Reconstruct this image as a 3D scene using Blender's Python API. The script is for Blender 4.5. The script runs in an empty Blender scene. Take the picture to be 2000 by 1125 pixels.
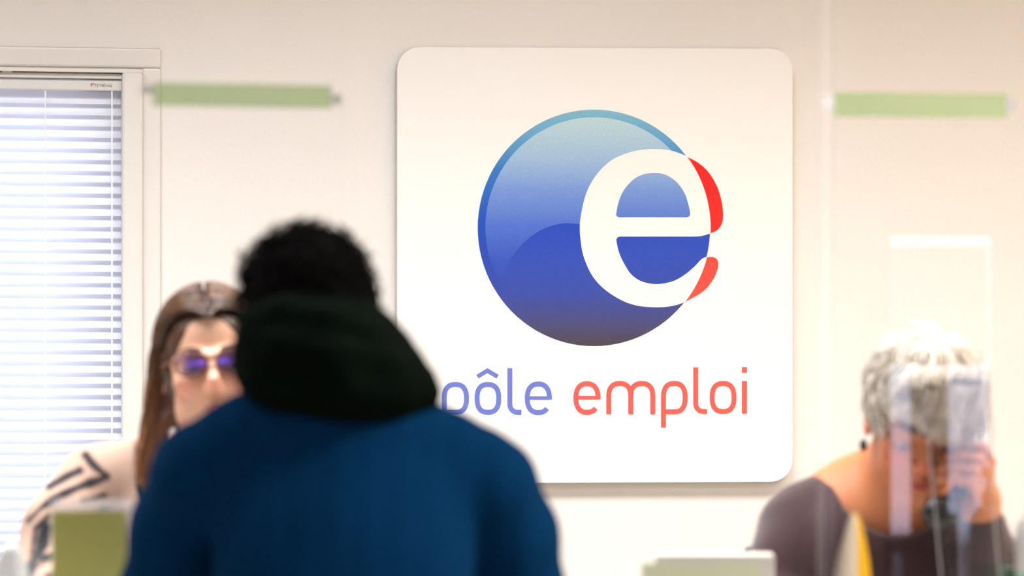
import bpy, bmesh, math, random
import numpy as np
from mathutils import Vector, Matrix
from mathutils.geometry import tessellate_polygon
random.seed(7)
rng = np.random.default_rng(7)
scene = bpy.context.scene
COL = scene.collection

# ------------------------------------------------------------------ camera
F = 11111.0                      # focal length in pixels of a 2000 wide frame (200 mm lens)
TH = math.radians(7.8)           # the wall is seen at a slight angle
CAMH = 1.25
D0 = 10.0                        # distance to the back wall along the lens axis
AX = Vector((math.sin(TH), math.cos(TH), 0))
RX = Vector((math.cos(TH), -math.sin(TH), 0))
CAM = Vector((0, -D0 * math.cos(TH), CAMH))
cam_d = bpy.data.cameras.new('camera'); cam = bpy.data.objects.new('camera', cam_d); COL.objects.link(cam)
cam.location = CAM; cam.rotation_euler = (math.pi / 2, 0, -TH)
cam_d.sensor_width = 36; cam_d.lens = 36 * F / 2000; cam_d.clip_start = 0.1; cam_d.clip_end = 200
cam_d.dof.use_dof = True; cam_d.dof.focus_distance = D0 - 0.05; cam_d.dof.aperture_fstop = 2.6
scene.camera = cam

# ------------------------------------------------------------------ light
scene.view_settings.view_transform = 'Standard'; scene.view_settings.look = 'None'
scene.view_settings.gamma = 1; scene.view_settings.use_curve_mapping = False
scene.view_settings.exposure = 0.0
scene.cycles.use_denoising = True
scene.cycles.sample_clamp_indirect = 8
scene.cycles.max_bounces = 10; scene.cycles.transparent_max_bounces = 24
w = bpy.data.worlds.new('overcast_sky'); scene.world = w; w.use_nodes = True
w.node_tree.nodes['Background'].inputs[0].default_value = (0.66, 0.72, 1.0, 1)
w.node_tree.nodes['Background'].inputs[1].default_value = 5.6

def area(name, loc, size, power, color, spread=180, rot=(0, 0, 0), size_y=None):
    l = bpy.data.lights.new(name, 'AREA'); l.energy = power; l.color = color
    l.shape = 'RECTANGLE'; l.size = size; l.size_y = size_y or size; l.spread = math.radians(spread)
    o = bpy.data.objects.new(name, l); o.location = loc; o.rotation_euler = rot; COL.objects.link(o)
    return o
CEIL = 2.75
WARM, COOL = (1.0, 0.91, 0.80), (1.0, 0.985, 0.985)
LAMPS = [(-0.25, -1.25, 43, COOL), (1.2, -1.25, 33, COOL), (2.6, -1.25, 29, WARM), (-1.0, -3.5, 4, COOL), (2.6, -3.3, 66, COOL)]
for i, (x, y, p, c) in enumerate(LAMPS):
    area('ceiling_lamp_light', (x, y, CEIL - 0.06), 1.15, p, c, 113 if i < 3 else 140, size_y=0.55)

# ------------------------------------------------------------------ helpers
def lin(c):
    return tuple(((v / 255) / 12.92 if v / 255 <= 0.04045 else ((v / 255 + 0.055) / 1.055) ** 2.4) for v in c[:3])
def px_at(px, py, d):                                   # a point seen at (px, py) at depth d
    return CAM + AX * d + RX * ((px - 1000) / F * d) + Vector((0, 0, (562.5 - py) / F * d))
def on_wall(px, py, off=0.0):                           # a point of the wall plane, off metres proud of it
    dr = AX + RX * ((px - 1000) / F) + Vector((0, 0, (562.5 - py) / F))
    t = (-off - CAM.y) / dr.y
    return CAM + dr * t
def link(o, parent=None):
    COL.objects.link(o)
    if parent is not None: o.parent = parent
    return o
def empty(name, label, cat, loc=(0, 0, 0), rz=0, group=None):
    o = bpy.data.objects.new(name, None); o.location = loc; o.rotation_euler = (0, 0, rz)
    o.empty_display_size = 0.05
    COL.objects.link(o); o['label'] = label; o['category'] = cat
    if group: o['group'] = group
    return o
def mesh_obj(name, verts, faces, m, parent=None, smooth=False, off=None):
    me = bpy.data.meshes.new(name)
    if off is not None: verts = [Vector(v) - Vector(off) for v in verts]
    me.from_pydata([tuple(v) for v in verts], [], faces)
    me.materials.append(m)
    if smooth: me.polygons.foreach_set('use_smooth', [True] * len(me.polygons))
    me.update()
    return link(bpy.data.objects.new(name, me), parent)
def bm_obj(name, bm, m, parent=None, smooth=False):
    me = bpy.data.meshes.new(name); bm.to_mesh(me); bm.free(); me.materials.append(m)
    if smooth: me.polygons.foreach_set('use_smooth', [True] * len(me.polygons))
    return link(bpy.data.objects.new(name, me), parent)
def box_bm(x0, x1, y0, y1, z0, z1, bev=0.0, seg=2, bm=None):
    b = bmesh.new()
    r = bmesh.ops.create_cube(b, size=1)
    for v in b.verts:
        v.co = Vector(((x0 + x1) / 2 + v.co.x * (x1 - x0), (y0 + y1) / 2 + v.co.y * (y1 - y0), (z0 + z1) / 2 + v.co.z * (z1 - z0)))
    if bev: bmesh.ops.bevel(b, geom=list(b.edges), offset=bev, segments=seg, affect='EDGES', profile=0.5)
    if bm is not None:
        me = bpy.data.meshes.new('tmp'); b.to_mesh(me); b.free(); bm.from_mesh(me); bpy.data.meshes.remove(me); return bm
    return b
def box(name, x0, x1, y0, y1, z0, z1, m, parent=None, bev=0.0, seg=2):
    return bm_obj(name, box_bm(x0, x1, y0, y1, z0, z1, bev, seg), m, parent, smooth=False)
def structure(o):
    o['kind'] = 'structure'; return o

# ---- materials
def mat(name, color, rough=0.6, spec=0.5, metal=0.0, noise=0.0, nscale=40, bump=0.0, bscale=200, sheen=0.0, sss=0.0, coat=0.0, trans=0.0):
    m = bpy.data.materials.new(name); m.use_nodes = True
    nt = m.node_tree; b = nt.nodes['Principled BSDF']
    b.inputs['Base Color'].default_value = (*color, 1); b.inputs['Roughness'].default_value = rough
    b.inputs['Specular IOR Level'].default_value = spec; b.inputs['Metallic'].default_value = metal
    if sheen:
        b.inputs['Sheen Weight'].default_value = sheen; b.inputs['Sheen Roughness'].default_value = 0.4
    if sss:
        b.inputs['Subsurface Weight'].default_value = sss; b.inputs['Subsurface Radius'].default_value = (0.012, 0.005, 0.003)
        b.inputs['Subsurface Scale'].default_value = 1.0
    if coat: b.inputs['Coat Weight'].default_value = coat
    if trans: b.inputs['Transmission Weight'].default_value = trans
    tc = nt.nodes.new('ShaderNodeTexCoord')
    if noise:
        n = nt.nodes.new('ShaderNodeTexNoise'); n.inputs['Scale'].default_value = nscale; n.inputs['Detail'].default_value = 5
        nt.links.new(tc.outputs['Object'], n.inputs['Vector'])
        mx = nt.nodes.new('ShaderNodeMix'); mx.data_type = 'RGBA'
        mx.inputs['A'].default_value = (*[max(0, v * (1 - noise)) for v in color], 1)
        mx.inputs['B'].default_value = (*[min(1, v * (1 + noise)) for v in color], 1)
        nt.links.new(n.outputs['Fac'], mx.inputs['Factor']); nt.links.new(mx.outputs['Result'], b.inputs['Base Color'])
    if bump:
        n2 = nt.nodes.new('ShaderNodeTexNoise'); n2.inputs['Scale'].default_value = bscale; n2.inputs['Detail'].default_value = 3
        nt.links.new(tc.outputs['Object'], n2.inputs['Vector'])
        bp = nt.nodes.new('ShaderNodeBump'); bp.inputs['Strength'].default_value = bump; bp.inputs['Distance'].default_value = 0.002
        nt.links.new(n2.outputs['Fac'], bp.inputs['Height']); nt.links.new(bp.outputs['Normal'], b.inputs['Normal'])
    return m
def attr_mat(name, rough=0.6, spec=0.4, sss=0.0, sheen=0.0, bump=0.0, bscale=300):
    m = mat(name, (1, 1, 1), rough, spec, sss=sss, sheen=sheen, bump=bump, bscale=bscale)
    nt = m.node_tree; a = nt.nodes.new('ShaderNodeAttribute'); a.attribute_name = 'pigment'
    nt.links.new(a.outputs['Color'], nt.nodes['Principled BSDF'].inputs['Base Color'])
    return m
def gradient_mat(name, z0, z1, stops, rough=0.45):       # a printed vertical gradient, in the object's own z
    m = mat(name, (1, 1, 1), rough, 0.4); nt = m.node_tree
    tc = nt.nodes.new('ShaderNodeTexCoord'); sp = nt.nodes.new('ShaderNodeSeparateXYZ'); mr = nt.nodes.new('ShaderNodeMapRange')
    cr = nt.nodes.new('ShaderNodeValToRGB')
    nt.links.new(tc.outputs['Object'], sp.inputs[0]); nt.links.new(sp.outputs['Z'], mr.inputs['Value'])
    mr.inputs['From Min'].default_value = z0; mr.inputs['From Max'].default_value = z1
    nt.links.new(mr.outputs[0], cr.inputs[0])
    el = cr.color_ramp.elements
    while len(el) < len(stops): el.new(0.5)
    for e, (p, c) in zip(el, sorted(stops)): e.position = p; e.color = (*c, 1)
    n = nt.nodes.new('ShaderNodeTexNoise'); n.inputs['Scale'].default_value = 900; n.inputs['Detail'].default_value = 2
    nt.links.new(tc.outputs['Object'], n.inputs['Vector'])
    mx = nt.nodes.new('ShaderNodeMix'); mx.data_type = 'RGBA'; mx.blend_type = 'OVERLAY'; mx.inputs['Factor'].default_value = 0.25
    nt.links.new(cr.outputs[0], mx.inputs['A']); nt.links.new(n.outputs['Fac'], mx.inputs['B'])
    nt.links.new(mx.outputs['Result'], nt.nodes['Principled BSDF'].inputs['Base Color'])
    return m
def clear_mat(name, ior=1.5, tint=(1, 1, 1), rough=0.0, haze=0.0):
    m = bpy.data.materials.new(name); m.use_nodes = True; nt = m.node_tree
    for n in list(nt.nodes):
        if n.type != 'OUTPUT_MATERIAL': nt.nodes.remove(n)
    out = [n for n in nt.nodes if n.type == 'OUTPUT_MATERIAL'][0]
    t = nt.nodes.new('ShaderNodeBsdfTransparent'); t.inputs[0].default_value = (*tint, 1)
    g = nt.nodes.new('ShaderNodeBsdfGlossy'); g.inputs['Roughness'].default_value = rough
    fr = nt.nodes.new('ShaderNodeFresnel'); fr.inputs['IOR'].default_value = ior
    mx = nt.nodes.new('ShaderNodeMixShader')
    nt.links.new(fr.outputs[0], mx.inputs[0]); nt.links.new(t.outputs[0], mx.inputs[1]); nt.links.new(g.outputs[0], mx.inputs[2])
    last = mx
    if haze:
        d0 = nt.nodes.new('ShaderNodeBsdfDiffuse'); d0.inputs[0].default_value = (0.93, 0.93, 0.95, 1)
        d1 = nt.nodes.new('ShaderNodeBsdfTranslucent'); d1.inputs[0].default_value = (0.93, 0.93, 0.95, 1)
        df = nt.nodes.new('ShaderNodeMixShader'); nt.links.new(d0.outputs[0], df.inputs[1]); nt.links.new(d1.outputs[0], df.inputs[2])
        m2 = nt.nodes.new('ShaderNodeMixShader'); m2.inputs[0].default_value = haze
        nt.links.new(mx.outputs[0], m2.inputs[1]); nt.links.new(df.outputs[0], m2.inputs[2]); last = m2
    nt.links.new(last.outputs[0], out.inputs[0])
    return m

M = {}
M['wall'] = mat('wall_paint', (0.83, 0.81, 0.79), 0.75, 0.3, noise=0.03, nscale=3, bump=0.15, bscale=120)
M['tan_wall'] = mat('tan_wall_paint', (0.62, 0.42, 0.22), 0.8, 0.2, noise=0.03)
M['grey_wall'] = mat('grey_wall_paint', (0.30, 0.28, 0.26), 0.8, 0.2, noise=0.03)
M['ceiling'] = mat('ceiling_tile', (0.70, 0.66, 0.60), 0.9, 0.2, noise=0.05)
M['floor'] = mat('vinyl_floor', (0.42, 0.40, 0.37), 0.5, 0.4, noise=0.1, nscale=8)
M['paving'] = mat('dark_paving', (0.10, 0.10, 0.10), 0.9, 0.2, noise=0.2)
M['trim'] = mat('window_paint', (0.79, 0.77, 0.75), 0.45, 0.4, noise=0.02)
M['casing'] = mat('casing_paint', (0.79, 0.765, 0.745), 0.6, 0.3, noise=0.02)
M['desk'] = mat('pale_laminate', (0.72, 0.70, 0.66), 0.4, 0.4, noise=0.03)
M['metal'] = mat('grey_metal', (0.35, 0.35, 0.36), 0.35, 0.5, metal=0.9)
M['board'] = mat('sign_board', (0.91, 0.908, 0.90), 0.55, 0.25, noise=0.01)
M['board_edge'] = mat('sign_board_edge', (0.80, 0.76, 0.68), 0.6, 0.25)
M['acrylic'] = clear_mat('clear_acrylic', 1.49)
M['acrylic_edge'] = clear_mat('acrylic_edge', 1.02, (0.99, 0.99, 1.0), 0.2, haze=0.02)
M['glass'] = clear_mat('window_glass', 1.5)

# ------------------------------------------------------------------ the setting
XL, XR, YF = -3.2, 3.3, None
d_front = 4.0                                            # depth of the wall with the entrance, towards the photographer
YF = CAM.y + d_front * math.cos(TH)
d_glass = 8.10
YG = (CAM + AX * d_glass).y                              # plane of the counter screens

# window opening in the back wall (left)
TL = on_wall(238, 150); BRz = 0.70
WX1 = TL.x; WX0 = WX1 - 1.05; WZ1 = TL.z; WZ0 = BRz
def wall_with_holes(name, x0, x1, y0, y1, z0, z1, holes, m):
    xs = sorted({x0, x1, *[h[0] for h in holes], *[h[1] for h in holes]}); zs = sorted({z0, z1, *[h[2] for h in holes], *[h[3] for h in holes]})
    bm = bmesh.new()
    for i in range(len(xs) - 1):
        for j in range(len(zs) - 1):
            cx, cz = (xs[i] + xs[i + 1]) / 2, (zs[j] + zs[j + 1]) / 2
            if any(h[0] < cx < h[1] and h[2] < cz < h[3] for h in holes): continue
            box_bm(xs[i], xs[i + 1], y0, y1, zs[j], zs[j + 1], bm=bm)
    bmesh.ops.remove_doubles(bm, verts=bm.verts, dist=1e-5)
    return structure(bm_obj(name, bm, m))
wall_with_holes('wall_back', XL, XR, 0.0, 0.14, 0, CEIL, [(WX0, WX1, WZ0, WZ1)], M['wall'])
structure(box('floor', XL - .2, XR + .2, YF - 0.2, 0.22, -0.1, 0, M['floor']))
structure(box('ceiling', XL - .2, XR + .2, YF - 0.2, 0.22, CEIL, CEIL + 0.1, M['ceiling']))
structure(box('wall_left', XL - .2, XL, YF - 0.2, 0.22, 0, CEIL, M['wall']))
structure(box('wall_right', XR, XR + .2, YF - 0.2, 0.22, 0, CEIL, M['tan_wall']))
structure(box('ground', -14, 14, -22, YF - 0.2, -0.1, -0.001, M['paving']))
M['dark_wall'] = mat('glare_block_paint', (0.10, 0.095, 0.09), 0.85, 0.2, noise=0.05)  # dark paint for the added box that shuts out the sky

# wall behind the visitor: entrance opening and an unseen window, added to give the screens their glare
def mirror_px(px, py, y_plane):                          # where on the plane y_plane the screen mirrors what shows at (px, py)
    dr = AX + RX * ((px - 1000) / F) + Vector((0, 0, (562.5 - py) / F))
    yv = 2 * YG - y_plane
    t = (yv - CAM.y) / dr.y
    q = CAM + dr * t
    return q.x, q.z
axf = CAM.x + AX.x * d_front
ENT = (axf - 0.75, axf + 0.78, 0, 2.15)
wx0, wz1 = mirror_px(1731, 462, YF); wx1, wz0 = mirror_px(1945, 1190, YF)
TRN = (ENT[0] - 0.9, ENT[1] + 0.1, 2.34, 2.66)
wall_with_holes('wall_front', XL, XR, YF - 0.2, YF, 0, CEIL, [ENT, (wx0 - .005, wx1 + .07, wz0 - .06, wz1 + .06), TRN], M['grey_wall'])

def build_glare_window():
    t = empty('glare_window', 'unseen window added beside the entrance opening, shaped for the glare in the screens', 'window', ((wx0 + wx1) / 2, YF - 0.035, wz0))
    del t['category']; t['kind'] = 'structure'
    ox, oy, oz = t.location
    def bar(n, x0, x1, z0, z1, m, dy=0.03):
        return box(n, x0 - ox, x1 - ox, -dy, dy, z0 - oz, z1 - oz, m, t, 0.004)
    f = mat('glare_window_frame', (0.10, 0.10, 0.11), 0.5)
    bar('frame', wx0, wx0 + 0.012, wz0, wz1, f); bar('frame', wx1, wx1 + .07, wz0 - .06, wz1 + .06, f)
    bar('frame', wx0, wx1, wz0 - .06, wz0 + 0.01, f); bar('frame', wx0, wx1, wz1, wz1 + .06, f)
    a0, zt = mirror_px(1791, 690, YF); a1, _ = mirror_px(1852, 690, YF)
    bar('glare_mask_post', a0, a1, wz0, zt, f, 0.04)  # added post, leaves a dark gap in the mirrored glare
    _, za = mirror_px(1800, 690, YF); _, zb = mirror_px(1800, 712, YF)
    # a translucent sheet, added to dim the upper part of the glare
    sh = bpy.data.materials.new('glare_dimmer'); sh.use_nodes = True; nt = sh.node_tree
    for n in list(nt.nodes):
        if n.type != 'OUTPUT_MATERIAL': nt.nodes.remove(n)
    out = [n for n in nt.nodes if n.type == 'OUTPUT_MATERIAL'][0]
    tr = nt.nodes.new('ShaderNodeBsdfTranslucent'); tr.inputs[0].default_value = (0.68, 0.68, 0.68, 1)
    nt.links.new(tr.outputs[0], out.inputs[0])
    bar('glare_dimmer', wx0 + .012, wx1 - .012, za, wz1 - .02, sh, 0.002)
    bar('bottom_bar', wx0 + .012, wx1 - .012, zb, za, f, 0.01)
    p0, _ = mirror_px(1868, 800, YF)
    bar('pane', wx0 + .01, wx1 - .01, wz0 + .01, wz1 - .01, M['glass'], 0.003)
    _, zc = mirror_px(1800, 1062, YF)
    X = lambda px: mirror_px(px, 800, YF)[0]
    Zp = lambda py: mirror_px(1800, py, YF)[1]
    bar('glare_mask_rail', wx0, a0, Zp(1080), Zp(1044), f)  # bars and panels added to cut the mirrored glare into patches
    bar('glare_mask', wx0, X(1745), wz0, Zp(1080), f); bar('glare_mask', X(1772), a0, wz0, Zp(1080), f)
    bar('glare_mask', a1, X(1872), wz0, Zp(1004), f)
build_glare_window()
def build_glint_window():  # unseen high window, added to put a glint in the lenses
    t = structure(bpy.data.objects.new('glint_window', None)); t.location = (TRN[0], YF - 0.1, TRN[2]); COL.objects.link(t)
    W_, H_ = TRN[1] - TRN[0], TRN[3] - TRN[2]; f = mat('glint_window_frame', (0.10, 0.10, 0.11), 0.5)
    for x in (0, W_ / 2 - .015, W_ - .03): box('frame', x, x + .03, -.03, .03, 0, H_, f, t, .003)
    for z in (0, H_ - .03): box('frame', 0, W_, -.03, .03, z, z + .03, f, t, .003)
    box('pane', .01, W_ - .01, -.003, .003, .01, H_ - .01, M['glass'], t)
build_glint_window()
# unseen dark box round the camera, added to keep sky glare off the screens
PY0 = CAM.y - 1.6
structure(box('glare_block_1', ENT[0] - 0.9, ENT[0] - 0.75, PY0, YF - 0.2, 0, 2.3, M['dark_wall']))
structure(box('glare_block_2', ENT[1], ENT[1] + 0.1, PY0, YF - 0.2, 0, 2.3, M['dark_wall']))
structure(box('glare_block_3', ENT[0] - 0.9, ENT[1] + 0.1, PY0, YF - 0.2, 2.2, 2.3, M['dark_wall']))
structure(box('glare_block_4', ENT[0] - 0.9, ENT[1] + 0.1, PY0 - 0.1, PY0, 0, 2.3, M['dark_wall']))

# window 1 with its blind
def window_one():
    g = structure(bpy.data.objects.new('window_1', None)); g.location = (WX1, 0, WZ0); COL.objects.link(g)
    o = Vector(g.location)
    rot = 0.010                                          # the old frame is a little out of level
    def part(name, px0, px1, py0, py1, y0, y1, m, bev=0.003, lean=True):
        a = on_wall(px0, py0); b = on_wall(px1, py1)
        bm = box_bm(a.x, b.x, y0, y1, b.z, a.z, bev)
        for v in bm.verts:
            if lean: v.co.z -= (v.co.x - WX1) * rot
            v.co -= o
        return bm_obj(name, bm, m, g)
    L = -1000
    part('casing', L, 314, 87, 133, -0.006, 0.0, M['casing'], 0.004)
    part('casing', 276, 314, 133, 1200, -0.006, 0.0, M['casing'], 0.004, False)
    part('frame', L, 277, 133, 139, -0.020, 0.02, M['trim'], 0.003)
    part('frame', 237, 277, 137, 1200, -0.020, 0.02, M['trim'], 0.005, False)
    part('frame_head', L, 240, 139, 155, -0.013, 0.03, M['trim'], 0.002)
    part('bracket', 2, 24, 139, 153, -0.012, 0.0, M['trim'], 0.002)
    box('sash', WX0 - o.x, WX1 - o.x, 0.09, 0.12, -0.02, 0.06, M['trim'], g, 0.004)
    box('sash', WX0 - o.x, WX1 - o.x, 0.09, 0.12, WZ1 - o.z - .06, WZ1 - o.z, M['trim'], g, 0.004)
    box('sash', -0.06, 0, 0.09, 0.12, 0, WZ1 - o.z, M['trim'], g, 0.004)
    box('sash', WX0 - o.x, WX0 - o.x + 0.06, 0.09, 0.12, 0, WZ1 - o.z, M['trim'], g, 0.004)
    box('pane', WX0 - o.x + .05, -0.05, 0.104, 0.107, 0.05, WZ1 - o.z - .05, M['glass'], g)
    box('sill', WX0 - o.x - 0.05, 0.08, -0.05, 0.09, -0.03, 0.0, M['trim'], g, 0.006)
window_one()

def blind():
    top = on_wall(238, 157); bot = on_wall(238, 178)
    t = empty('venetian_blind', 'white venetian blind with closed slats filling the bright window', 'blind', (top.x, 0, WZ0))
    o = Vector(t.location); rot = 0.012
    sl = mat('slat_enamel', (0.86, 0.88, 0.93), 0.4, 0.4)
    nt = sl.node_tree; b = nt.nodes['Principled BSDF']; out = [n for n in nt.nodes if n.type == 'OUTPUT_MATERIAL'][0]
    tr = nt.nodes.new('ShaderNodeBsdfTranslucent'); tr.inputs[0].default_value = (0.82, 0.86, 0.95, 1)
    mx = nt.nodes.new('ShaderNodeMixShader'); mx.inputs[0].default_value = 0.31
    nt.links.new(b.outputs[0], mx.inputs[1]); nt.links.new(tr.outputs[0], mx.inputs[2]); nt.links.new(mx.outputs[0], out.inputs[0])
    W = top.x - WX0 - 0.02
    rail_m = mat('headrail_enamel', (0.74, 0.74, 0.73), 0.4, 0.4)
    bm = box_bm(-W, 0, -0.008, 0.022, bot.z - o.z, top.z - o.z, 0.002)
    for v in bm.verts: v.co.z -= v.co.x * rot
    hr = bm_obj('headrail', bm, rail_m, t)
    # maker's plate: tiny red mark and grey lettering, too small to read
    red = mat('plate_red', lin((190, 130, 140)), 0.6); gry = mat('plate_grey', lin((165, 165, 160)), 0.6)
    def stroke_box(px0, px1, py0, py1, m, n):
        a = on_wall(px0, py0); c = on_wall(px1, py1)
        bx = box(n, a.x - o.x, c.x - o.x, -0.0088, -0.0078, c.z - o.z, a.z - o.z, m, hr); return bx
    stroke_box(176, 184, 163, 165.5, red, 'red_mark'); stroke_box(177, 179, 165, 169, red, 'red_mark')
    bm = bmesh.new()
    for (a, b_, c, d) in ((185.5, 187, 163, 169), (189, 190.5, 164.5, 171), (190.5, 193, 164.5, 166), (194, 195.3, 165, 169), (195, 197, 165, 166),
                          (198, 199.2, 165, 169), (199, 202, 165, 166), (199, 202, 168, 169), (201.2, 202.2, 165, 169), (203.5, 204.6, 162.5, 169), (204.6, 207, 166, 167),
                          (208, 209, 165, 169), (209, 212, 168, 169), (211, 212, 165, 169), (213.5, 214.5, 165, 169), (214, 216.5, 168, 169), (216, 217, 165, 171)):
        p = on_wall(a, c); q = on_wall(b_, d)
        box_bm(p.x - o.x, q.x - o.x, -0.0088, -0.0078, q.z - o.z, p.z - o.z, bm=bm)
    pl = bm_obj('lettering', bm, gry, hr)
    # slats
    pitch = 21.6 / F * 10.0; sw = 0.0242; n = int((bot.z - 0.72) / pitch)
    tilt = math.radians(68)
    vs = []; fs = []
    K = 6
    for i in range(K + 1):
        u = (i / K - 0.5) * sw; crown = 0.0022 * (1 - (2 * i / K - 1) ** 2)
        y = u * math.cos(tilt) + crown * math.sin(tilt); z = u * math.sin(tilt) - crown * math.cos(tilt)
        # lower edge towards the room
        vs += [(-W + 0.004, y, z), (-0.001, y, z)]
    for i in range(K): fs.append((2 * i, 2 * i + 1, 2 * i + 3, 2 * i + 2))
    base = None
    z0 = bot.z - o.z - pitch * 0.62
    for i in range(n):
        if base is None:
            base = mesh_obj('slat', vs, fs, sl, t, True); s = base
        else:
            s = base.copy(); link(s, t)
        s.location = (0, 0.006, z0 - i * pitch)
        s.rotation_euler = (random.uniform(-.02, .02), rot * (1 - i / n) - 0.001 + random.uniform(-.0006, .0006), 0)
    box('bottom_rail', -W, 0, -0.006, 0.018, z0 - n * pitch - 0.012, z0 - n * pitch + 0.004, rail_m, t, 0.002)
    cord = mat('cord', (0.88, 0.89, 0.93), 0.7)
    for px in (88, 218, -300):
        x = on_wall(px, 400).x - o.x
        pts_bm = bmesh.new()
        box_bm(x - 0.0013, x + 0.0013, -0.009, -0.0078, z0 - n * pitch, bot.z - o.z, bm=pts_bm)
        bm_obj('ladder_cord', pts_bm, cord, t)
blind()

# ------------------------------------------------------------------ ceiling lamps
lamp_m = bpy.data.materials.new('lamp_diffuser'); lamp_m.use_nodes = True
lb = lamp_m.node_tree.nodes['Principled BSDF']; lb.inputs['Emission Color'].default_value = (1, .94, .85, 1); lb.inputs['Emission Strength'].default_value = 2.0
for i, (x, y, p, c) in enumerate(LAMPS):
    t = empty('ceiling_light', 'white louvred ceiling light ' + ['above the window and the left woman', 'above the blue logo sign', 'above the grey haired woman', 'above the visitor, near the left wall', 'near the right wall, nearest the entrance'][i], 'light', (x, y, CEIL), group='ceiling lights')
    box('housing', -0.62, 0.62, -0.32, 0.32, -0.03, 0, M['trim'], t, 0.004)
    box('diffuser', -0.58, 0.58, -0.28, 0.28, -0.045, -0.031, lamp_m, t)

# ------------------------------------------------------------------ the wall sign
SO = on_wall(1160, 1000, 0.0)
sign = empty('wall_sign', 'big white rounded sign board with blue disc logo and the words pôle emploi', 'sign', (SO.x, 0, on_wall(1160, 942).z))
so = Vector(sign.location)
T0 = 0.020                                                # the board stands this far proud of the wall
def catmull(pts, n=5, closed=True):
    P = [Vector(p) for p in pts]; N = len(P); out = []
    rngN = range(N) if closed else range(N - 1)
    for i in rngN:
        g = lambda k: P[k % N] if closed else P[min(max(k, 0), N - 1)]
        p0, p1, p2, p3 = g(i - 1), g(i), g(i + 1), g(i + 2)
        for j in range(n):
            t = j / n
            out.append(0.5 * ((2 * p1) + (p2 - p0) * t + (2 * p0 - 5 * p1 + 4 * p2 - p3) * t * t + (3 * p1 - p0 - 3 * p2 + p3) * t ** 3))
    if not closed: out.append(P[-1])
    return [tuple(p) for p in out]
def plate(name, loops, off, thick, m, parent, side_m=None):   # a flat plate from pixel outlines on the wall plane; first loop outer, others holes
    loops3 = [[on_wall(x, y, off) for x, y in lp] for lp in loops]
    vs = []; fs = []
    flat = [p for lp in loops3 for p in lp]
    tris = tessellate_polygon([[Vector((p.x, p.z, 0)) for p in lp] for lp in loops3])
    vs = [p - so for p in flat]; n = len(vs)
    for t in tris:
        a, b, c = [flat[i] for i in t]
        nrm = (b - a).cross(c - a)
        fs.append(tuple(t) if nrm.y < 0 else tuple(reversed(t)))
    vs += [p - so + Vector((0, thick, 0)) for p in flat]
    nf = len(fs); k = 0
    for lp in loops3:
        L = len(lp)
        for i in range(L):
            j = (i + 1) % L
            fs.append((k + i, k + j, n + k + j, n + k + i))
        k += L
    o = mesh_obj(name, vs, fs, m, parent)
    if side_m:
        o.data.materials.append(side_m)
        for p in o.data.polygons:
            if p.index >= nf: p.material_index = 1
    return o
def rrect(x0l, y0l, x1, y0r, y1r, y1l, r, n=10):
    out = []
    for (cx, cy, a0) in ((x0l + r, y0l + r, 180), (x1 - r, y0r + r, 270), (x1 - r, y1r - r, 0), (x0l + r, y1l - r, 90)):
        for i in range(n + 1):
            a = math.radians(a0 + 90 * i / n); out.append((cx + r * math.cos(a), cy + r * math.sin(a)))
    return out
plate('board', [rrect(776, 92, 1548, 95, 941, 944, 44)], T0, T0 - 0.004, M['board'], sign, M['board_edge'])
plate('backing', [rrect(800, 116, 1520, 119, 915, 918, 30)], 0.0045, 0.0044, M['board_edge'], sign)
CX, CY, RXX, RYY = 1160.0, 445.0, 227.0, 231.0
zt = on_wall(1160, CY - RYY).z - so.z; zb = on_wall(1160, CY + RYY).z - so.z
K9 = 1.03
def L9(c): return tuple(min(1, v * K9) for v in lin(c))
def gz(y): return (on_wall(1160, y).z - so.z - zb) / (zt - zb)
ell = lambda rx, ry, cx=CX, cy=CY, n=96: [(cx + rx * math.cos(2 * math.pi * i / n), cy + ry * math.sin(2 * math.pi * i / n)) for i in range(n)]
m_ring = gradient_mat('print_ring', zb, zt, [(0, L9((66, 58, 66))), (gz(640), L9((66, 66, 110))), (gz(570), L9((45, 70, 165))), (gz(500), L9((28, 66, 180))), (gz(430), L9((0, 74, 188))), (gz(330), L9((45, 118, 195))), (gz(240), L9((110, 175, 210))), (1, L9((125, 185, 210)))])
m_in = gradient_mat('print_inner', zb, zt, [(0, L9((66, 58, 66))), (gz(640), L9((66, 66, 110))), (gz(570), L9((45, 70, 165))), (gz(510), L9((42, 80, 185))), (gz(440), L9((72, 108, 205))), (gz(370), L9((112, 148, 215))), (gz(310), L9((152, 185, 220))), (gz(235), L9((180, 212, 222)))])
m_dome = gradient_mat('print_dome', zb, zt, [(0, L9((66, 58, 66))), (gz(640), L9((66, 66, 110))), (gz(570), L9((45, 70, 165))), (gz(510), L9((36, 72, 182))), (gz(437), L9((18, 68, 190)))])
plate('disc', [ell(RXX, RYY)], T0 + 0.0003, 0.0003, m_ring, sign)
plate('inner_disc', [ell(RXX - 15, RYY - 15)], T0 + 0.0004, 0.0001, m_in, sign)
dome = []
for i in range(65):                                       # the darker dome: an arc over the lower half, closed along the inner disc
    a = math.radians(180 + 180 * i / 64); dome.append((1110 + 150 * math.cos(a), 640 + 204 * math.sin(a)))
dome = [(x, y) for x, y in dome if ((x - CX) / (RXX - 16)) ** 2 + ((y - CY) / (RYY - 16)) ** 2 < 1]
rgt = [(CX + (RXX - 16) * math.cos(math.radians(a)), CY + (RYY - 16) * math.sin(math.radians(a))) for a in range(0, 151, 3)]
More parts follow.
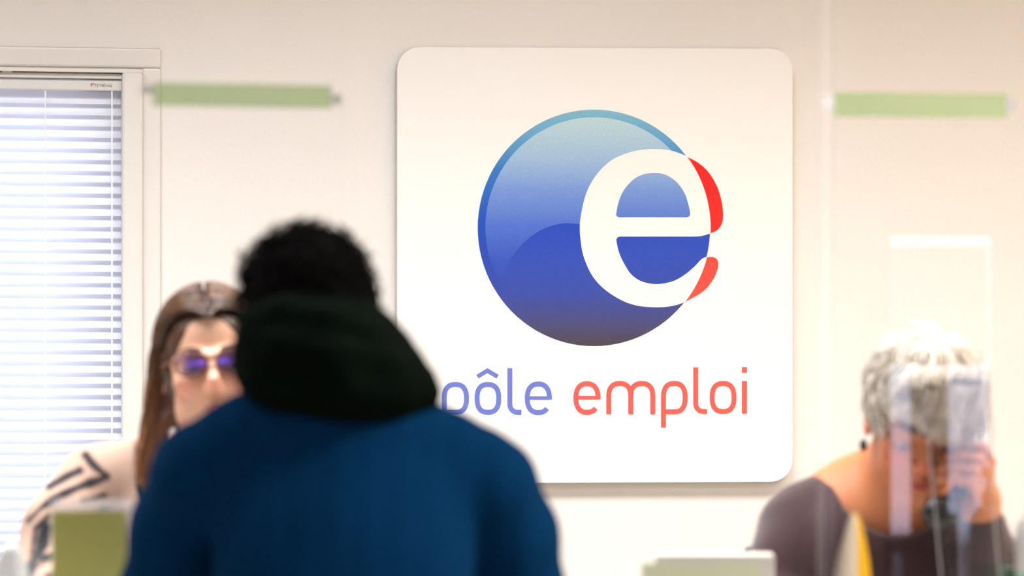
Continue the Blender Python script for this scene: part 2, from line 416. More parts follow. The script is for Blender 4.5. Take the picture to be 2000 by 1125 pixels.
# arc from the left rim up over the top, then level to the right rim and back round the bottom
up = [p for p in dome if p[0] <= 1112]
dome_loop = [p for p in up] + [(1180, 442), (1260, 446), (1330, 448), (CX + RXX - 0.5, 448)] + [(CX + (RXX - .5) * math.cos(math.radians(a)), CY + (RYY - .5) * math.sin(math.radians(a))) for a in range(3, 70, 3)] + [(CX + (RXX - 16) * math.cos(math.radians(a)), CY + (RYY - 16) * math.sin(math.radians(a))) for a in range(75, 166, 3)]
dome_loop = [p for p in dome_loop if not (p[1] > 500 and p[0] < 975 and p in up)]
plate('dome', [dome_loop], T0 + 0.0005, 0.0001, m_dome, sign)
e_out = [(1132.5, 446), (1134, 424), (1142, 387), (1153, 360), (1171, 334), (1196, 312), (1225, 299), (1254, 292.5), (1281, 291), (1310, 294), (1339, 304),
         (1360, 315), (1382, 334), (1400, 363), (1409, 392), (1412, 414), (1411, 433), (1403, 447.5), (1386, 456), (1374, 460), (1362, 461.8), (1340, 462), (1300, 462), (1250, 462), (1220, 462), (1209, 462.3), (1204.5, 466),
         (1204, 471), (1209, 493), (1219, 515), (1233, 536), (1254, 550), (1283, 555), (1312, 550), (1334, 539), (1355, 522), (1370, 506.5), (1380, 502), (1392, 502), (1400, 506), (1403, 516),
         (1400, 530), (1390, 550), (1372, 570), (1337, 590), (1310, 598), (1283, 600), (1251, 598), (1222, 590), (1193, 574), (1169, 554), (1152, 530), (1139, 498), (1134, 469)]
e_in = [(1203.6, 417), (1209, 391.6), (1220, 369), (1238, 350), (1257, 340.5), (1278, 338), (1299, 341), (1321, 355), (1337, 377), (1345, 401), (1348, 416), (1347, 421.5), (1341, 424.4), (1320, 424.4), (1276, 424.4), (1230, 424.4), (1210, 424.4), (1204.8, 422)]
m_e = mat('print_white', (0.895, 0.89, 0.88), 0.55, 0.25)
plate('letter_e', [catmull(e_out), catmull(e_in)], T0 + 0.0007, 0.0002, m_e, sign)
circ_x = lambda y: CX + RXX * math.sqrt(max(0, 1 - ((y - CY) / RYY) ** 2)) + 1.0
red1 = catmull([(1342, 307), (1360, 315.5), (1382, 334), (1400, 363), (1409, 392), (1412, 414), (1411, 433), (1403, 447.5), (1388, 455.5)], closed=False) + [(circ_x(y), y) for y in range(452, 308, -6)]
red2 = catmull([(1381, 502.5), (1392, 502), (1400, 506), (1403, 516), (1400, 530), (1390, 550), (1372, 570), (1339, 589)], closed=False) + [(circ_x(y), y) for y in range(585, 506, -6)]
m_red1 = gradient_mat('print_red', zb, zt, [(gz(590), L9((255, 78, 64))), (gz(500), L9((252, 66, 58))), (gz(440), L9((252, 30, 30))), (gz(310), L9((248, 6, 12)))])
plate('red_tip', [red1], T0 + 0.0008, 0.0005, m_red1, sign)
plate('red_tip', [red2], T0 + 0.0008, 0.0005, m_red1, sign)
# lettering
K9 = 0.88
def ribbon(paths, wd):
    polys = []
    for path in paths:
        wp = wd
        if isinstance(path, dict): wp = path['w']; path = path['p']
        P = [Vector((x, y)) for x, y in path]; L = []; R = []
        for i, p in enumerate(P):
            a = (P[i] - P[i - 1]).normalized() if i else (P[1] - P[0]).normalized()
            b = (P[i + 1] - P[i]).normalized() if i < len(P) - 1 else a
            t = (a + b).normalized(); nn = Vector((-t.y, t.x)); k = wp / 2 / max(0.5, nn.dot(Vector((-a.y, a.x))))
            L.append(p + nn * k); R.append(p - nn * k)
        polys.append((L, R))
    return polys
def letter(name, paths, wd, m):
    vs = []; fs = []; off = T0 + 0.0012
    for pi, (L, R) in enumerate(ribbon(paths, wd)):
        off = T0 + 0.0004 + 0.0002 * pi
        k = len(vs); n = len(L)
        for i_, (p, q) in enumerate(zip(L, R)):
            a = on_wall(p.x, p.y, off + 2e-6 * i_) - so; b = on_wall(q.x, q.y, off + 2e-6 * i_) - so
            vs += [a, b, a + Vector((0, .0003, 0)), b + Vector((0, .0003, 0))]
        for i in range(n - 1):
            a = k + 4 * i; b = a + 4
            fs += [(a, a + 1, b + 1, b), (a, b, b + 2, a + 2), (a + 1, a + 3, b + 3, b + 1)]
        fs += [(k, k + 2, k + 3, k + 1), (k + 4 * n - 4, k + 4 * n - 3, k + 4 * n - 1, k + 4 * n - 2)]
    return mesh_obj(name, vs, fs, m, sign)
def sup(cx, cy, rx, ry, a0, a1, n=40, e=2.5):
    out = []
    for i in range(n + 1):
        a = math.radians(a0 + (a1 - a0) * i / n); c, s = math.cos(a), math.sin(a)
        out.append((cx + rx * math.copysign(abs(c) ** (2 / e), c), cy + ry * math.copysign(abs(s) ** (2 / e), s)))
    return out
m_tb = mat('print_text_blue', L9((112, 128, 218)), 0.5, 0.3); m_tr = mat('print_text_red', L9((255, 98, 90)), 0.5, 0.3)
SW = 9.7
def l_o(x0, x1, y0, y1): return [sup((x0 + x1) / 2, (y0 + y1) / 2, (x1 - x0 - SW) / 2, (y1 - y0 - SW) / 2, 0, 360)]
def l_p(x0, x1, y0, y1, yd):
    cx, cy, rx, ry = (x0 + x1) / 2, (y0 + y1) / 2, (x1 - x0 - SW) / 2, (y1 - y0 - SW) / 2
    return [[(x0 + SW / 2, yd)] + [(x0 + SW / 2, cy + 8)] + sup(cx, cy, rx, ry, 180, 360 + 90, 60) + [(x0 + SW / 2, y1 - SW / 2)]]
def l_l(x0, xe, y0, y1):
    x = x0 + SW / 2; yb = y1 - SW / 2; r = 15
    return [[(x, y0), (x, yb - r)] + [(x + r - r * math.cos(math.radians(a)), yb - r + r * math.sin(math.radians(a))) for a in range(10, 86, 8)] + [(x + r, yb), (xe, yb)]]
def l_e(x0, x1, y0, y1, b0, b1):
    cx, cy, rx, ry = (x0 + x1) / 2, (y0 + y1) / 2, (x1 - x0 - SW) / 2, (y1 - y0 - SW) / 2
    return [[(cx + rx, b1)] + sup(cx, cy, rx, ry, -4, -318, 60, 2.35), {'p': [(x0 + SW / 2, (b0 + b1) / 2), (x1 - SW / 2, (b0 + b1) / 2)], 'w': b1 - b0}]
letter('letter', l_p(863, 916, 746, 810, 836), SW, m_tb)
letter('letter', l_o(927, 979, 746, 810) + [{'p': [(932.5, 735.5), (952, 723.5), (972, 735.5)], 'w': 8}], SW, m_tb)
letter('letter', l_l(991, 1018.5, 719, 810), SW, m_tb)
letter('letter', l_e(1025, 1078, 745, 810.5, 774, 780.5), SW, m_tb)
letter('letter', l_e(1120, 1173, 744.5, 810, 773, 780), SW, m_tr)
yt = 744 + SW / 2
arch = lambda x0, x1: [(x0, 809), (x0, 773)] + [((x0 + x1) / 2 - (x1 - x0) / 2 * math.copysign(abs(math.cos(math.radians(a))) ** .85, math.cos(math.radians(a))), 773 - (773 - yt) * math.sin(math.radians(a)) ** .85) for a in range(6, 180, 6)] + [(x1, 773), (x1, 809)]
letter('letter', [arch(1189, 1232), arch(1232, 1275)], SW, m_tr)
letter('letter', l_p(1291, 1343, 744, 809, 835), SW, m_tr)
letter('letter', l_l(1354, 1381, 717.5, 808.5), SW, m_tr)
letter('letter', l_o(1386, 1438.5, 744, 808.5), SW, m_tr)
letter('letter', [[(1454, 744), (1454, 808)], [(1454, 717), (1454, 728)]], SW + .3, m_tr)

# ------------------------------------------------------------------ signed distance modelling
V3 = lambda *a: np.array(a, dtype=np.float64)
def rotm(yaw=0, pitch=0, roll=0):
    return np.array((Matrix.Rotation(math.radians(yaw), 3, 'Z') @ Matrix.Rotation(math.radians(pitch), 3, 'X') @ Matrix.Rotation(math.radians(roll), 3, 'Y')))
def d_ell(P, c, r, R=None):
    q = P - c
    if R is not None: q = q @ R
    r = np.asarray(r, float)
    k0 = np.linalg.norm(q / r, axis=1); k1 = np.linalg.norm(q / (r * r), axis=1) + 1e-9
    return k0 * (k0 - 1) / k1
def d_cap(P, a, b, ra, rb):
    pa = P - a; ba = b - a; h = np.clip(pa @ ba / (ba @ ba + 1e-12), 0, 1)
    return np.linalg.norm(pa - h[:, None] * ba, axis=1) - (ra + (rb - ra) * h)
def d_box(P, c, hs, r, R=None):
    q = P - c
    if R is not None: q = q @ R
    q = np.abs(q) - (np.asarray(hs) - r)
    return np.linalg.norm(np.maximum(q, 0), axis=1) + np.minimum(q.max(axis=1), 0) - r
def smin(a, b, k):
    h = np.clip(0.5 + 0.5 * (b - a) / k, 0, 1); return b * (1 - h) + a * h - k * h * (1 - h)
class Sdf:
    def __init__(s): s.ops = []
    def ell(s, c, r, k=0.02, R=None): s.ops.append((lambda P: d_ell(P, V3(*c), r, R), k, 1)); return s
    def cap(s, a, b, ra, rb, k=0.02): s.ops.append((lambda P: d_cap(P, V3(*a), V3(*b), ra, rb), k, 1)); return s
    def box(s, c, hs, r, k=0.02, R=None): s.ops.append((lambda P: d_box(P, V3(*c), hs, r, R), k, 1)); return s
    def chain(s, pts, rs, k=0.02, k0=None):
        for i in range(len(pts) - 1): s.cap(pts[i], pts[i + 1], rs[i], rs[i + 1], (k0 if (i == 0 and k0) else k))
        return s
    def sub(s): f, k, _ = s.ops[-1]; s.ops[-1] = (f, k, -1); return s
    def fn(s, f, k, op=1): s.ops.append((f, k, op)); return s
    def warp(s, f): s.w = f; return s
    def __call__(s, P):
        d = None
        for f, k, op in s.ops:
            v = f(P)
            if d is None: d = v
            elif op == 1: d = smin(d, v, k)
            else: d = -smin(-d, v, k)
        if hasattr(s, 'w'): d = d + s.w(P)
        return d
def polygonise(f, lo, hi, h):
    lo = np.asarray(lo, float); hi = np.asarray(hi, float); B = 4
    nb = np.ceil((hi - lo) / (h * B)).astype(int) + 1; n = nb * B
    cs = [lo[i] + (np.arange(nb[i]) * B + (B - 1) / 2) * h for i in range(3)]
    C = np.stack(np.meshgrid(*cs, indexing='ij'), -1).reshape(-1, 3)
    dc = f(C)
    near = np.abs(dc) < h * B * 1.6
    V = np.repeat(np.repeat(np.repeat(np.sign(dc).reshape(nb), B, 0), B, 1), B, 2).astype(np.float32) * h * 4
    idx = np.argwhere(near.reshape(nb))
    o = np.stack(np.meshgrid(*[np.arange(B)] * 3, indexing='ij'), -1).reshape(-1, 3)
    I = (idx[:, None, :] * B + o[None]).reshape(-1, 3)
    for s0 in range(0, len(I), 400000):
        J = I[s0:s0 + 400000]; V[J[:, 0], J[:, 1], J[:, 2]] = f(lo + J * h)
    S = V < 0
    nx, ny, nz = V.shape
    cnt = np.zeros((nx - 1, ny - 1, nz - 1), np.int8)
    for a in (0, 1):
        for b in (0, 1):
            for c in (0, 1): cnt += S[a:nx - 1 + a, b:ny - 1 + b, c:nz - 1 + c]
    act = (cnt > 0) & (cnt < 8)
    cells = np.argwhere(act); vid = -np.ones(act.shape, np.int64); vid[act] = np.arange(len(cells))
    acc = np.zeros((len(cells), 3)); num = np.zeros(len(cells))
    corners = [(a, b, c) for a in (0, 1) for b in (0, 1) for c in (0, 1)]
    for c0 in corners:
        for ax in range(3):
            if c0[ax]: continue
            c1 = list(c0); c1[ax] = 1
            v0 = V[cells[:, 0] + c0[0], cells[:, 1] + c0[1], cells[:, 2] + c0[2]]; v1 = V[cells[:, 0] + c1[0], cells[:, 1] + c1[1], cells[:, 2] + c1[2]]
            m = (v0 < 0) != (v1 < 0); t = np.where(m, v0 / np.where(m, v0 - v1, 1), 0)
            p = np.array(c0, float)[None].repeat(len(cells), 0); p[:, ax] += t
            acc[m] += p[m]; num[m] += 1
    verts = lo + (cells + acc / num[:, None]) * h
    faces = []
    for ax in range(3):
        a = [slice(None)] * 3; b = [slice(None)] * 3; a[ax] = slice(0, -1); b[ax] = slice(1, None)
        s0, s1 = S[tuple(a)], S[tuple(b)]
        e = np.argwhere(s0 != s1); u, v = (ax + 1) % 3, (ax + 2) % 3
        ok = (e[:, u] > 0) & (e[:, v] > 0) & (e[:, u] < V.shape[u] - 1) & (e[:, v] < V.shape[v] - 1); e = e[ok]
        q = []
        for du, dv in ((1, 1), (0, 1), (0, 0), (1, 0)):
            c = e.copy(); c[:, u] -= du; c[:, v] -= dv; q.append(vid[c[:, 0], c[:, 1], c[:, 2]])
        q = np.stack(q, 1); fl = ~S[e[:, 0], e[:, 1], e[:, 2]]
        q[fl] = q[fl][:, ::-1]; faces.append(q)
    return verts, np.concatenate(faces)
def np_mesh(name, verts, faces, m, parent, off=(0, 0, 0), pigment=None):
    me = bpy.data.meshes.new(name); verts = np.asarray(verts) - np.asarray(off)
    faces = np.asarray(faces); nf, k = faces.shape
    me.vertices.add(len(verts)); me.vertices.foreach_set('co', verts.astype(np.float32).ravel())
    me.loops.add(nf * k); me.loops.foreach_set('vertex_index', faces.astype(np.int32).ravel())
    me.polygons.add(nf); me.polygons.foreach_set('loop_start', np.arange(0, nf * k, k, dtype=np.int32))
    me.polygons.foreach_set('use_smooth', np.ones(nf, bool))
    me.update(calc_edges=True); me.validate()
    if pigment is not None:
        at = me.color_attributes.new('pigment', 'FLOAT_COLOR', 'POINT')
        at.data.foreach_set('color', np.concatenate([pigment, np.ones((len(verts), 1))], 1).astype(np.float32).ravel())
    me.materials.append(m)
    return link(bpy.data.objects.new(name, me), parent)
def sdf_obj(name, f, lo, hi, h, m, parent, off, pig=None):
    v, q = polygonise(f, lo, hi, h)
    return np_mesh(name, v, q, m, parent, off, pig(v) if pig else None)
def tubes(paths, radii, sides=5):                         # paths (n, k, 3); radii (k,) or (n, k) -> verts, quads
    P = np.asarray(paths, float); n, k, _ = P.shape; r = np.broadcast_to(np.asarray(radii, float), (n, k))
    T = np.gradient(P, axis=1); T /= np.linalg.norm(T, axis=2, keepdims=True) + 1e-9
    ref = np.where(np.abs(T[..., 2:3]) > 0.9, V3(1, 0, 0), V3(0, 0, 1))
    U = np.cross(T, ref); U /= np.linalg.norm(U, axis=2, keepdims=True) + 1e-9; W = np.cross(T, U)
    an = np.arange(sides) * 2 * math.pi / sides
    ring = P[:, :, None] + r[:, :, None, None] * (np.cos(an)[:, None] * U[:, :, None] + np.sin(an)[:, None] * W[:, :, None])
    vid = np.arange(n * k * sides).reshape(n, k, sides)
    a = vid[:, :-1]; b = vid[:, 1:]
    q = np.stack([a, np.roll(a, -1, 2), np.roll(b, -1, 2), b], -1).reshape(-1, 4)
    return ring.reshape(-1, 3), q
def vnoise(P, s, seed=0):                                 # cheap smooth noise from sines
    r = np.random.default_rng(seed); v = 0
    for i in range(6):
        k = r.normal(size=3); k /= np.linalg.norm(k); v = v + np.sin(P @ k * s * (0.7 + 0.25 * i) + r.uniform(0, 6.28))
    return v / 6

# every figure is modelled in a frame whose x runs along the picture, y away from the lens and z up
class Fig:
    def __init__(s, d): s.d = d; s.s = F / d
    def p(s, px, py, y=0.0): return V3((px - 1000) / s.s, y, CAMH + (562.5 - py) / s.s)
def fig_root(name, label, d, x, cat='person', group=None, y=0.0):
    w0 = CAM + AX * (d + y) + RX * x; e = empty(name, label, cat, (w0.x, w0.y, 0), -TH, group)
    return e, V3(x, y, 0)

def head_sdf(S, c, R, sc=1.0, fem=True, lids=True, mouth=0.0):
    g = lambda x, y, z: tuple(c + R @ (V3(x, y, z) * sc))
    e = lambda x, y, z, r, k=0.015: S.ell(g(x, y, z), np.array(r) * sc, k * sc, R)
    e(0, -.012, .038, (.074, .094, .086)); e(0, .028, -.038, (.057, .062, .080), .03)
    e(0, .066, -.104, (.020, .016, .015), .025)
    for sx in (-1, 1):
        e(sx * .041, .012, -.072, (.016, .026, .022), .03)
        e(sx * .043, .062, -.022, (.020, .018, .018), .02)
        e(sx * .033, .091, .003, (.017, .013, .0125), .012); S.sub()
        if lids: e(sx * .032, .0785, .003, (.0145, .0125, .0105), .004)
        e(sx * .0125, .098, -.034, (.0075, .009, .007), .006)
        e(sx * .079, -.006, -.008, (.0065, .017, .030), .008)
        e(sx * .084, .0, -.004, (.006, .009, .018), .004); S.sub()
    S.cap(g(-.038, .082, .021), g(-.012, .092, .018), .008 * sc, .007 * sc, .012)
    S.cap(g(.038, .082, .021), g(.012, .092, .018), .008 * sc, .007 * sc, .012)
    S.cap(g(0, .086, .012), g(0, .109, -.026), .0062 * sc, .0100 * sc, .010)
    S.cap(g(-.020, .080, -.064), g(0, .089, -.0615), .0038 * sc, .0058 * sc, .006); S.cap(g(0, .089, -.0615), g(.020, .080, -.064), .0058 * sc, .0038 * sc, .004)
    S.cap(g(-.018, .079, -.072), g(.018, .079, -.072), .0045 * sc, .0045 * sc, .006); e(0, .085, -.0725, (.014, .006, .0058), .005)
    S.cap(g(-.019, .0905, -.0672), g(.019, .0905, -.0672), .0022 * sc, .0022 * sc, .003); S.sub()
def head_pig(v, c, R, sc, base, lip, blush):
    q = ((v - c) @ R) / sc
    col = np.tile(np.array(base), (len(v), 1))
    def mix(mask, cc):
        nonlocal col
        col = col * (1 - mask[:, None]) + np.array(cc) * mask[:, None]
    gs = lambda x, y, z, rx, ry, rz: np.exp(-(((np.abs(q[:, 0]) - x) / rx) ** 2 + ((q[:, 1] - y) / ry) ** 2 + ((q[:, 2] - z) / rz) ** 2))
    mix(0.75 * gs(.042, .07, -.03, .022, .03, .02), blush); mix(0.8 * gs(0, .112, -.03, .014, .02, .014), blush)
    mix(0.7 * gs(.08, -.005, -.008, .012, .03, .035), blush)
    mix(np.clip(2.2 * np.exp(-((q[:, 0] / .0175) ** 2 + ((q[:, 2] + .0675) / .0078) ** 2)) - .5, 0, .85) * (q[:, 1] > .06), lip)
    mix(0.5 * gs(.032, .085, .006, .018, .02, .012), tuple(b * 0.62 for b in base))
    return col
def face_parts(root, off, c, R, sc, hair_m, iris):
    g = lambda x, y, z: c + R @ (V3(x, y, z) * sc)
    white = M.get('eye') or M.setdefault('eye', mat('eye_white', (0.75, 0.72, 0.70), 0.2, 0.5)); ir = mat('iris', iris, 0.2, 0.5)
    for sx in (-1, 1):
        v, q = polygonise(Sdf().ell(g(sx * .032, .0795, .0), np.array((.0115, .0115, .0095)) * sc), g(sx * .032, .0795, 0) - .016, g(sx * .032, .0795, 0) + .016, .0016)
        eye = np_mesh('eye', v, q, white, root, off)
        v, q = polygonise(Sdf().ell(g(sx * .032, .0885, -.0025), np.array((.005, .0035, .005)) * sc), g(sx * .032, .0885, 0) - .01, g(sx * .032, .0885, 0) + .01, .0011)
        np_mesh('iris', v, q, ir, eye)
        eye.children[0].data.transform(Matrix.Translation(-Vector(off)))
        t = np.linspace(0, 1, 9)
        br = np.stack([g(sx * (.014 + .036 * u), .097 - .022 * u ** 1.6, .024 + .007 * math.sin(u * 2.4) - .003 * u) for u in t])
        v, q = tubes(br[None], (np.array([.002, .0034, .0038, .0038, .0036, .0032, .0028, .002, .0008])) * sc, 6); np_mesh('eyebrow', v, q, hair_m, root, off)
        la = np.stack([g(sx * (.020 + .026 * u), .0905 - .010 * (2 * u - 1) ** 2 - .003 * u, -.0035 - .003 * math.sin(u * 3.14)) for u in t])
        v, q = tubes(la[None], np.full(9, .0013 * sc), 5); np_mesh('eyelashes', v, q, hair_m, root, off)

def strands(c, R, sc, n, cen, rad, crown, tlen, lift, hairline, seed, k=8, jit=.12, hang=None, start=(0.05, 1.9), droop=0.0, curl=0.0, over=.05):
    """locks combed from the crown over the skull; returns (n, k, 3)"""
    r = np.random.default_rng(seed); cen = np.array(cen); rad = np.array(rad)
    cr = np.array(crown, float); cr /= np.linalg.norm(cr); ux = V3(1, 0, 0); uy = np.cross(cr, ux); uy /= np.linalg.norm(uy); ux = np.cross(uy, cr)
    out = []
    tries = 0
    while len(out) < n and tries < n * 20:
        tries += 1
        ph = r.uniform(0, 2 * math.pi); th0 = start[0] + (start[1] - start[0]) * r.uniform() ** .7
        dd = lambda th: cr * math.cos(th) + (ux * math.cos(ph) + uy * math.sin(ph)) * math.sin(th)
        thm = 0
        while thm < 2.3 and hairline(cen + rad * dd(thm)): thm += .05
        L = min(tlen * r.uniform(.65, 1.25), thm - th0 + over); pts = []
        if L < .12: continue
        lf = lift * r.uniform(.3, 1.4); dph = r.normal() * jit; wv = r.uniform(0, 6.28); tipup = r.uniform(-.3, 1)
        ok = True
        for i in range(k):
            t = i / (k - 1); th = th0 + L * t; p = ph + dph * t + curl * math.sin(wv + 5 * t)
            d = cr * math.cos(th) + (ux * math.cos(p) + uy * math.sin(p)) * math.sin(th)
            b = cen + rad * d * (1 + lf * math.sin(math.pi * min(1, t * .75)) + lf * tipup * t * t)
            if i == 0 and not hairline(cen + rad * d): ok = False; break
            w3 = c + R @ (b * sc); w3 = w3 - V3(0, 0, droop * t * t)
            pts.append(w3)
        if ok: out.append(pts)
    return np.array(out)
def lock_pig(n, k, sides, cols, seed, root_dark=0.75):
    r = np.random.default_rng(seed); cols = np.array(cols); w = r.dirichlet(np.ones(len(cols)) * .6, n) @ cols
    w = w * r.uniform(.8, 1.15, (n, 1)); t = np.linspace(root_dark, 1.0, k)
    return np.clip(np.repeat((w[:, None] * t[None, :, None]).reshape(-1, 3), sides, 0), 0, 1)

# ------------------------------------------------------------------ furniture under the counter line
def local_box(name, label, cat):
    pass
deskroot = empty('desk', 'long pale counter desk between the visitor and the two clerks', 'desk', (CAM + AX * 8.2 + RX * 0.1)[:2] + (0,) if False else tuple((CAM + AX * 8.25 + RX * 0.1).xy) + (0,), -TH)
DZ = 0.74
box('worktop', -1.3, 1.15, -0.29, 0.24, DZ - 0.03, DZ, M['desk'], deskroot, 0.004)
box('side_panel', -1.28, -1.25, -0.27, 0.22, 0, DZ - 0.03, M['desk'], deskroot, 0.002)
box('side_panel', 1.10, 1.13, -0.27, 0.22, 0, DZ - 0.03, M['desk'], deskroot, 0.002)
box('modesty_panel', -1.25, 1.10, 0.0, 0.018, 0.62, DZ - 0.03, M['desk'], deskroot)

m_seat = mat('chair_fabric', (0.05, 0.05, 0.06), 0.9, 0.2, noise=0.2)
def chair(name, label, d, x, y, back, top):
    t, _ = fig_root(name, label, d, x, 'chair', y=y)
    box('seat', -.21, .21, -.20, .20, .41, .46, m_seat, t, .015)
    if back:
        box('backrest', -.19, .19, .20 * back - .02, .20 * back + .02, .55, top, m_seat, t, .015)
        box('back_post', -.02, .02, .20 * back - .012, .20 * back + .012, .42, .60, M['metal'], t)
    bm = bmesh.new(); bmesh.ops.create_cone(bm, segments=16, radius1=.026, radius2=.026, depth=.36, cap_ends=True); bmesh.ops.translate(bm, verts=bm.verts, vec=(0, 0, .23))
    bm_obj('column', bm, M['metal'], t, True)
    for i in range(5):
        a = i * 2 * math.pi / 5; P = np.array([[(0.02 * math.cos(a), .02 * math.sin(a), .06), (.14 * math.cos(a), .14 * math.sin(a), .05), (.26 * math.cos(a), .26 * math.sin(a), .018)]])
        v, q = tubes(P, (.02, .018, .016), 8); np_mesh('leg', v, q, M['metal'], t)

# ------------------------------------------------------------------ figures: shared lower body
def legs(S, hipL, hipR, kneeL, kneeR, footL, footR, fdir, grow=0.0, foot=True):
    for h, k, f in ((hipL, kneeL, footL), (hipR, kneeR, footR)):
        S.cap(h, k, .078 + grow, .055 + grow, .03); S.cap(k, f, .052 + grow, .036 + grow, .02)
        if foot: S.cap(tuple(V3(*f) + V3(0, 0, -.035)), tuple(V3(*f) + V3(0, fdir * .13, -.045)), .034, .030, .02)
m_trouser = mat('dark_trousers', (0.03, 0.03, 0.04), 0.85, 0.2, noise=0.2)
m_shoe = mat('black_shoes', (0.02, 0.02, 0.02), 0.4, 0.5)
def lower(root, off, cx, y, fdir, hz=.53):
    hl, hr = (cx - .09, y, hz), (cx + .09, y, hz); kl, kr = (cx - .11, y + fdir * .36, hz), (cx + .11, y + fdir * .36, hz)
    fl, fr = (cx - .11, y + fdir * .33, .095), (cx + .11, y + fdir * .33, .095)
    S = Sdf(); S.ell((cx, y, hz + .02), (.165, .12, .10)); legs(S, hl, hr, kl, kr, fl, fr, fdir, .010, False)
    lo = (cx - .3, y - .5, .0); hi = (cx + .3, y + .5, hz + .2)
    sdf_obj('trousers', S, lo, hi, .010, m_trouser, root, off)
    for f in (fl, fr):
        T = Sdf(); T.cap(tuple(V3(*f) + V3(0, -.02 * fdir, -.045)), tuple(V3(*f) + V3(0, fdir * .14, -.052)), .046, .040, .02)
        T.fn(lambda P: -P[:, 2] + .002, .006, -1); T.ops[-1] = (lambda P: P[:, 2] - .004, .004, -1)
        sdf_obj('shoe', T, V3(*f) - V3(.08, .25, .12), V3(*f) + V3(.08, .25, .08), .007, m_shoe, root, off)
    return hl, hr, kl, kr, fl, fr

# ================================================================== the visitor, seen from behind
def man():
    G = Fig(7.7); p = G.p
    cx = p(668, 0)[0]
    root, off = fig_root('person', 'visitor seen from behind in a navy coat with a dark hood and curly black hair', 7.7, cx)
    hc = p(605, 653, .03); R = rotm(14, -18, -7)
    skin = attr_mat('skin_brown', .5, .4, sss=.1)
    S = Sdf(); head_sdf(S, hc, R, 1.0)
    nb = p(640, 800, -.03)
    S.cap(tuple(hc + R @ V3(0, -.02, -.05)), tuple(nb), .056, .064, .03)
    shL, shR = p(385, 950, .0), p(970, 955, .0)
    S.cap(tuple(shL + V3(.03, 0, .0)), tuple(shR + V3(-.03, 0, 0)), .05, .05, .03); S.ell((cx, .0, .85), (.145, .09, .20), .03); S.ell((cx, .0, .62), (.155, .105, .16), .05)
    elL, elR = p(316, 1150, .085), p(1020, 1150, .05); haL, haR = V3(cx - .08, .30, .80), V3(cx + .10, .30, .80)
    for s_, e_, h_ in ((shL, elL, haL), (shR, elR, haR)):
        S.cap(tuple(s_), tuple(e_), .040, .034, .02); S.cap(tuple(e_), tuple(h_), .034, .025, .02)
        d = (h_ - e_) / np.linalg.norm(h_ - e_); u = np.cross(d, V3(0, 0, 1)); u /= np.linalg.norm(u)
        S.cap(tuple(h_), tuple(h_ + d * .06), .027, .030, .015)
        for i, (o_, L) in enumerate(((-.027, .062), (-.009, .072), (.009, .068), (.027, .052))):
            b = h_ + d * .07 + u * o_; m_ = b + d * L * .5 + V3(0, 0, -.006); t_ = m_ + d * L * .45 + V3(0, 0, -.018)
            S.chain([tuple(b), tuple(m_), tuple(t_)], [.0098, .009, .0075], .004, .008)
        sg = 1 if s_ is shL else -1
        b = h_ + d * .02 - u * sg * -.024; S.chain([tuple(b), tuple(b + d * .035 + u * sg * .022), tuple(b + d * .06 + u * sg * .026)], [.013, .011, .009], .005, .01)
    hl, hr, kl, kr, fl, fr = lower(root, off, cx, 0, 1)
    legs(S, hl, hr, kl, kr, fl, fr, 1)
    base = lin((120, 78, 55))
    sdf_obj('body', S, (cx - .42, -.25, .0), (cx + .42, .62, 1.42), .0045, skin, root, off, lambda v: head_pig(v, hc, R, 1, base, lin((110, 60, 55)), lin((125, 75, 55))))
    hair_m = attr_mat('black_curls', .75, .12)
    face_parts(root, off, hc, R, 1, mat('black_brow', (.006, .005, .004), .7), (.03, .015, .008))
    # hair: a mass of curls
    H = Sdf(); g = lambda x, y, z: tuple(hc + R @ V3(x, y, z))
    H.ell(g(0, -.016, .040), (.086, .103, .092), .02, R); H.ell(g(0, -.055, -.02), (.080, .065, .075), .03, R)
    H.ell(g(0, .10, -.05), (.075, .085, .105), .02, R); H.sub()
    H.warp(lambda P: .007 * vnoise(P, 130, 3) + .004 * vnoise(P, 300, 4))
    hv = sdf_obj('hair', H, hc - .16, hc + .17, .004, hair_m, root, off, lambda v: np.tile(np.array((.0012, .0009, .0008)), (len(v), 1)))
    r = np.random.default_rng(5); paths = []
    while len(paths) < 1100:
        d = r.normal(size=3); d /= np.linalg.norm(d)
        if d[2] < -.45 or (d[1] > .25 and d[2] < .35): continue
        b = V3(0, -.016, .040) + V3(.080, .098, .089) * d
        u = np.cross(d, r.normal(size=3)); u /= np.linalg.norm(u); w_ = np.cross(d, u)
        ra = r.uniform(.004, .008); L = r.uniform(.008, .024) * (1.25 if d[2] > .6 else 1); ph = r.uniform(0, 6.28); turns = r.uniform(1.2, 2.4)
        t = np.linspace(0, 1, 12)
        q = b + d * (t[:, None] * L) + ra * (np.cos(ph + turns * 6.28 * t)[:, None] * u + np.sin(ph + turns * 6.28 * t)[:, None] * w_) * (0.3 + t[:, None])
        paths.append((hc + (R @ q.T).T))
    # a tuft standing off the upper right side, and a few on top
    for (a, b, nn) in (((.078, -.02, .082), (.55, -.05, .8), 44), ((.056, -.02, .105), (.35, 0, .9), 26), ((.028, -.02, .120), (.1, 0, 1), 26), ((.004, -.02, .125), (0, 0, 1), 30), ((-.034, 0, .116), (-.2, 0, 1), 26), ((-.06, 0, .098), (-.5, 0, .8), 20)):
        for _ in range(nn):
            s0 = V3(*a) + r.normal(size=3) * .007; d = V3(*b) + r.normal(size=3) * .2; d /= np.linalg.norm(d); t = np.linspace(0, 1, 12)
            u = np.cross(d, V3(0, 1, .2)); w_ = np.cross(d, u); L = r.uniform(.010, .028)
            q = s0 + d * t[:, None] * L + .004 * (np.cos(9 * t)[:, None] * u + np.sin(9 * t)[:, None] * w_)
            paths.append(hc + (R @ q.T).T)
